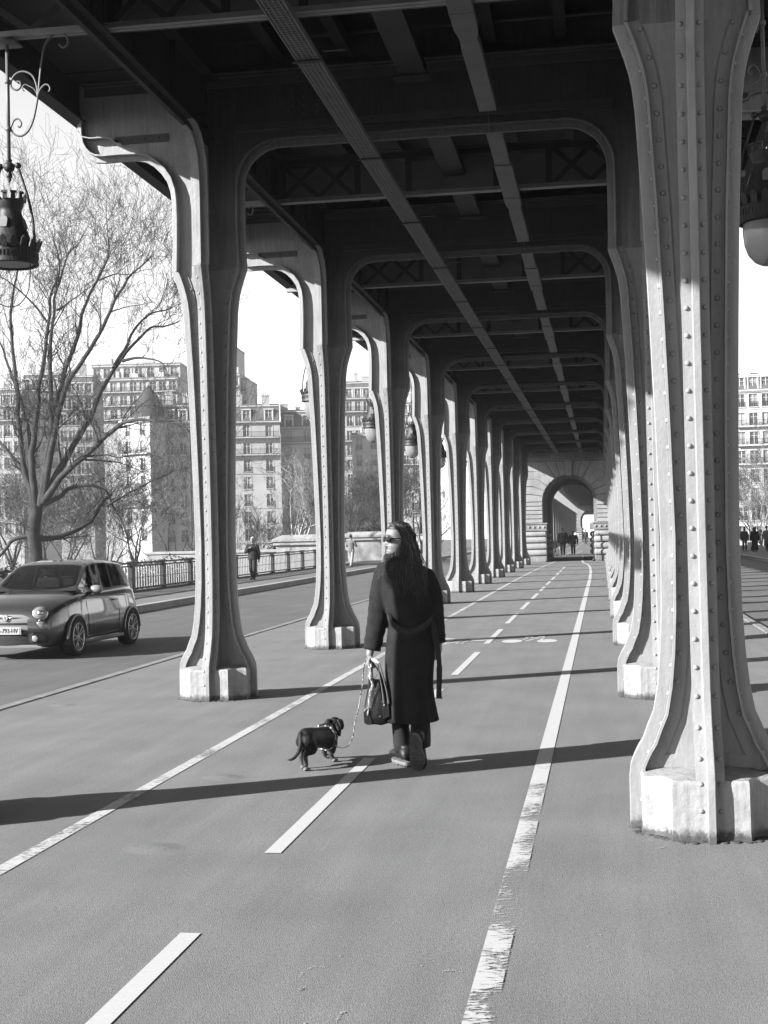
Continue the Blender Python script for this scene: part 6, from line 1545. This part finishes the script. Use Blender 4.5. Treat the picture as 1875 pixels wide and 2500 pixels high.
M_hw = mat('white hair', .42, .8); M_jean = mat('dark jeans', .02, .85, .2, 20); M_jk = mat('black jacket', .008, .8, .2, 12); M_jg = mat('grey jacket', .10, .85, .2, 12); M_lt = mat('light trousers', .22, .85, .1, 12); M_wh = mat('white dress', .55, .8, .08, 8); M_suit = mat('dark suit', .02, .8, .1, 8); M_dkg = mat('dark grey wool', .022, .9, .2, 10)
person('white-haired man in a black jacket and dark jeans walking along the left railing', (-14.05, 54.5, -.03), 172, 1.74, M_jk, M_jean, (M_hw, -1), .22, 'chest', cat='man', bulk=1.08, coatlen=.34)
person('walker in grey jacket and light trousers behind the second left column', tuple(atZ(858, 1385, -.03)), -10, 1.76, M_jg, M_lt, (M_hair, 0), .6, 'phone', cat='man', coatlen=.34)
person('tall person in a black coat walking away in the stone archway', (-2.72, 96.5, 0), 0, 1.86, M_jk, M_dkg, (M_hair, 0), .35, 'walk', cat='man', bulk=1.2, coatlen=.42)
person('shorter person in a black jacket beside the tall one in the archway', (-2.02, 96.8, 0), 0, 1.66, M_jk, M_dkg, (M_hair, .12), .3, 'stand', cat='woman', bulk=1.25, coatlen=.36)
person('woman in a long white dress far beyond the stone arch', (-3.25, 176, 0), 5, 1.72, M_wh, M_wh, (M_hair, .1), .1, 'stand', dress=True, cat='woman')
person('man in a dark suit beside the woman in white, far beyond the arch', (-2.05, 176.5, 0), -5, 1.84, M_suit, M_suit, (M_hair, 0), .15, 'stand', cat='man', coatlen=.4)
person('dark figure at the left of the far couple, beside the far pier', (-4.0, 178, 0), 8, 1.7, M_dkg, M_jean, (M_hair, 0), .2, 'stand', cat='man')
person('dark figure at the right of the far couple, by the far pier', (-1.1, 178.5, 0), 20, 1.62, M_jk, M_jean, (M_hair, 0), .2, 'stand', cat='woman')
pr_ = atZ(1843, 1347, -.03)
person('person in a long black robe on the right pavement at the right edge', (pr_.x, pr_.y, -.03), 10, 1.66, mat('black robe', .008, .9, .2, 8), M_jk, (mat('black veil', .008, .9), .25), .2, 'stand', dress=True, cat='woman', bulk=1.15)
pr2 = atZ(1873, 1346, -.03)
person('person in a dark grey jacket leaving the picture at the right edge', (pr2.x, pr2.y, -.03), -30, 1.72, M_jg, M_jk, (M_hair, 0), .4, 'walk', cat='man')
pr3 = atZ(1822, 1345, -.03)
person('person in dark clothes pulling a pale suitcase behind the robed person', (pr3.x-.1, pr3.y, -.03), 0, 1.68, M_dkg, M_jean, (M_hair, .1), .2, 'stand', cat='woman')
sc3 = thing('suitcase', 'pale wheeled suitcase beside the robed person', 'suitcase', (pr3.x+.28, pr3.y-.3, -.03))
b = MB(); b.box(-.22, .22, -.13, .13, .08, .62); b.build('shell', mat('pale shell', .4, .4), sc3, bevel=.03)
b = MB()
for x in (-.1, .1): b.tube([(x, .1, .6), (x, .1, .98)], .01, 6)
b.tube([(-.1, .1, .98), (.1, .1, .98)], .014, 6); b.build('handle', M_blk, sc3)
for x in (-.17, .17): b = MB(); b.lathe([(.001, -.02), (.04, -.02), (.04, .02), (.001, .02)], n=12); o = b.build('wheel', M_blk, sc3); o.location = (x, 0, .04); o.rotation_euler = (0, rad(90), 0)
# bicycle leaning in the archway
bc = thing('bicycle', 'dark bicycle leaning against the left side of the stone archway', 'bicycle', (-3.05, 90.5, 0), rad(78))
for x in (-.52, .52):
    b = MB(); b.tube([(x+.34*cos(2*pi*k/32), 0, .35+.34*sin(2*pi*k/32)) for k in range(32)], .018, 6, closed=True)
    for k in range(12): a = 2*pi*k/12; b.tube([(x, 0, .35), (x+.33*cos(a), 0, .35+.33*sin(a))], .002, 3)
    b.build('wheel', M_tyre, bc, smooth=True)
b = MB()
for p, q in (((-.52,0,.35),(-.1,0,.30)), ((-.52,0,.35),(-.22,0,.80)), ((-.1,0,.30),(-.25,0,.92)), ((-.22,0,.80),(.36,0,.84)), ((-.1,0,.30),(.38,0,.74)), ((.36,0,.98),(.40,0,.70)), ((.40,0,.70),(.52,0,.35))): b.tube([p, q], .016, 7)
b.build('frame', M_blk, bc)
b = MB(); b.sphere((-.27, 0, .96), .12, 12, 8, (1.2, .6, .35)); b.build('saddle', M_blk, bc, smooth=True)
b = MB(); b.tube(spline([(.30,-.28,1.02), (.38,-.2,1.04), (.36,0,1.0), (.38,.2,1.04), (.30,.28,1.02)], 5), .013, 6); b.build('handlebar', M_blk, bc, smooth=True)
b = MB(); b.lathe([(.001,-.02), (.09,-.01), (.09,.01), (.001,.02)], n=20); o = b.build('chainring', M_blk, bc); o.location = (-.1, .03, .30); o.rotation_euler = (rad(90), 0, 0)

dv = thing('person', 'driver sitting behind the windscreen of the dark hatchback', 'man', (0, 0, 0)); dv.parent = None
dv.matrix_world = Matrix.Translation(Vector(cr.location)) @ cr.rotation_euler.to_matrix().to_4x4()
b = MB(); head_mesh(b, Matrix.Translation(Vector((.34, 2.02, 1.12)))); limb(b, [(.34, 2.04, 1.02), (.34, 2.04, 1.15)], [.055, .05]); limb(b, [(.34, 2.08, .72), (.34, 2.08, .98)], [.15, .13]); limb(b, [(.52, 2.05, .95), (.5, 1.75, .88), (.4, 1.55, 1.02)], [.06, .045, .035]); limb(b, [(.18, 2.05, .95), (.2, 1.75, .88), (.28, 1.55, 1.02)], [.06, .045, .035])
o = b.build('body', M_skin2, dv); remesh(o, .012, 2, .4)
b = MB(); rings = [[(.34+a_*cos(2*pi*q/24), 2.08+b_*sin(2*pi*q/24), z) for q in range(24)] for z, a_, b_ in ((.70,.2,.14), (.9,.215,.14), (1.0,.18,.12), (1.06,.08,.08))]; b.loft(rings); b.build('jacket', M_jk, dv, smooth=True)
b = MB(); b.sphere((.34, 2.05, 1.29), .09, 14, 10, (.9, 1.05, .8)); b.build('hair', M_hair, dv, smooth=True)
# ================================================================ light winter haze
hb = MB(); hb.box(-260, 260, -30, 420, -11.5, 62); hz = hb.build('haze', [])
m = bpy.data.materials.new('winter haze'); m.use_nodes = True; t = m.node_tree; t.nodes.clear()
ou = t.nodes.new('ShaderNodeOutputMaterial'); pv = t.nodes.new('ShaderNodeVolumePrincipled'); pv.inputs['Color'].default_value = (.92, .92, .92, 1); pv.inputs['Density'].default_value = .00025; pv.inputs['Anisotropy'].default_value = .3
t.links.new(pv.outputs[0], ou.inputs['Volume']); hz.data.materials.append(m); tag(hz, None, None, kind='stuff')
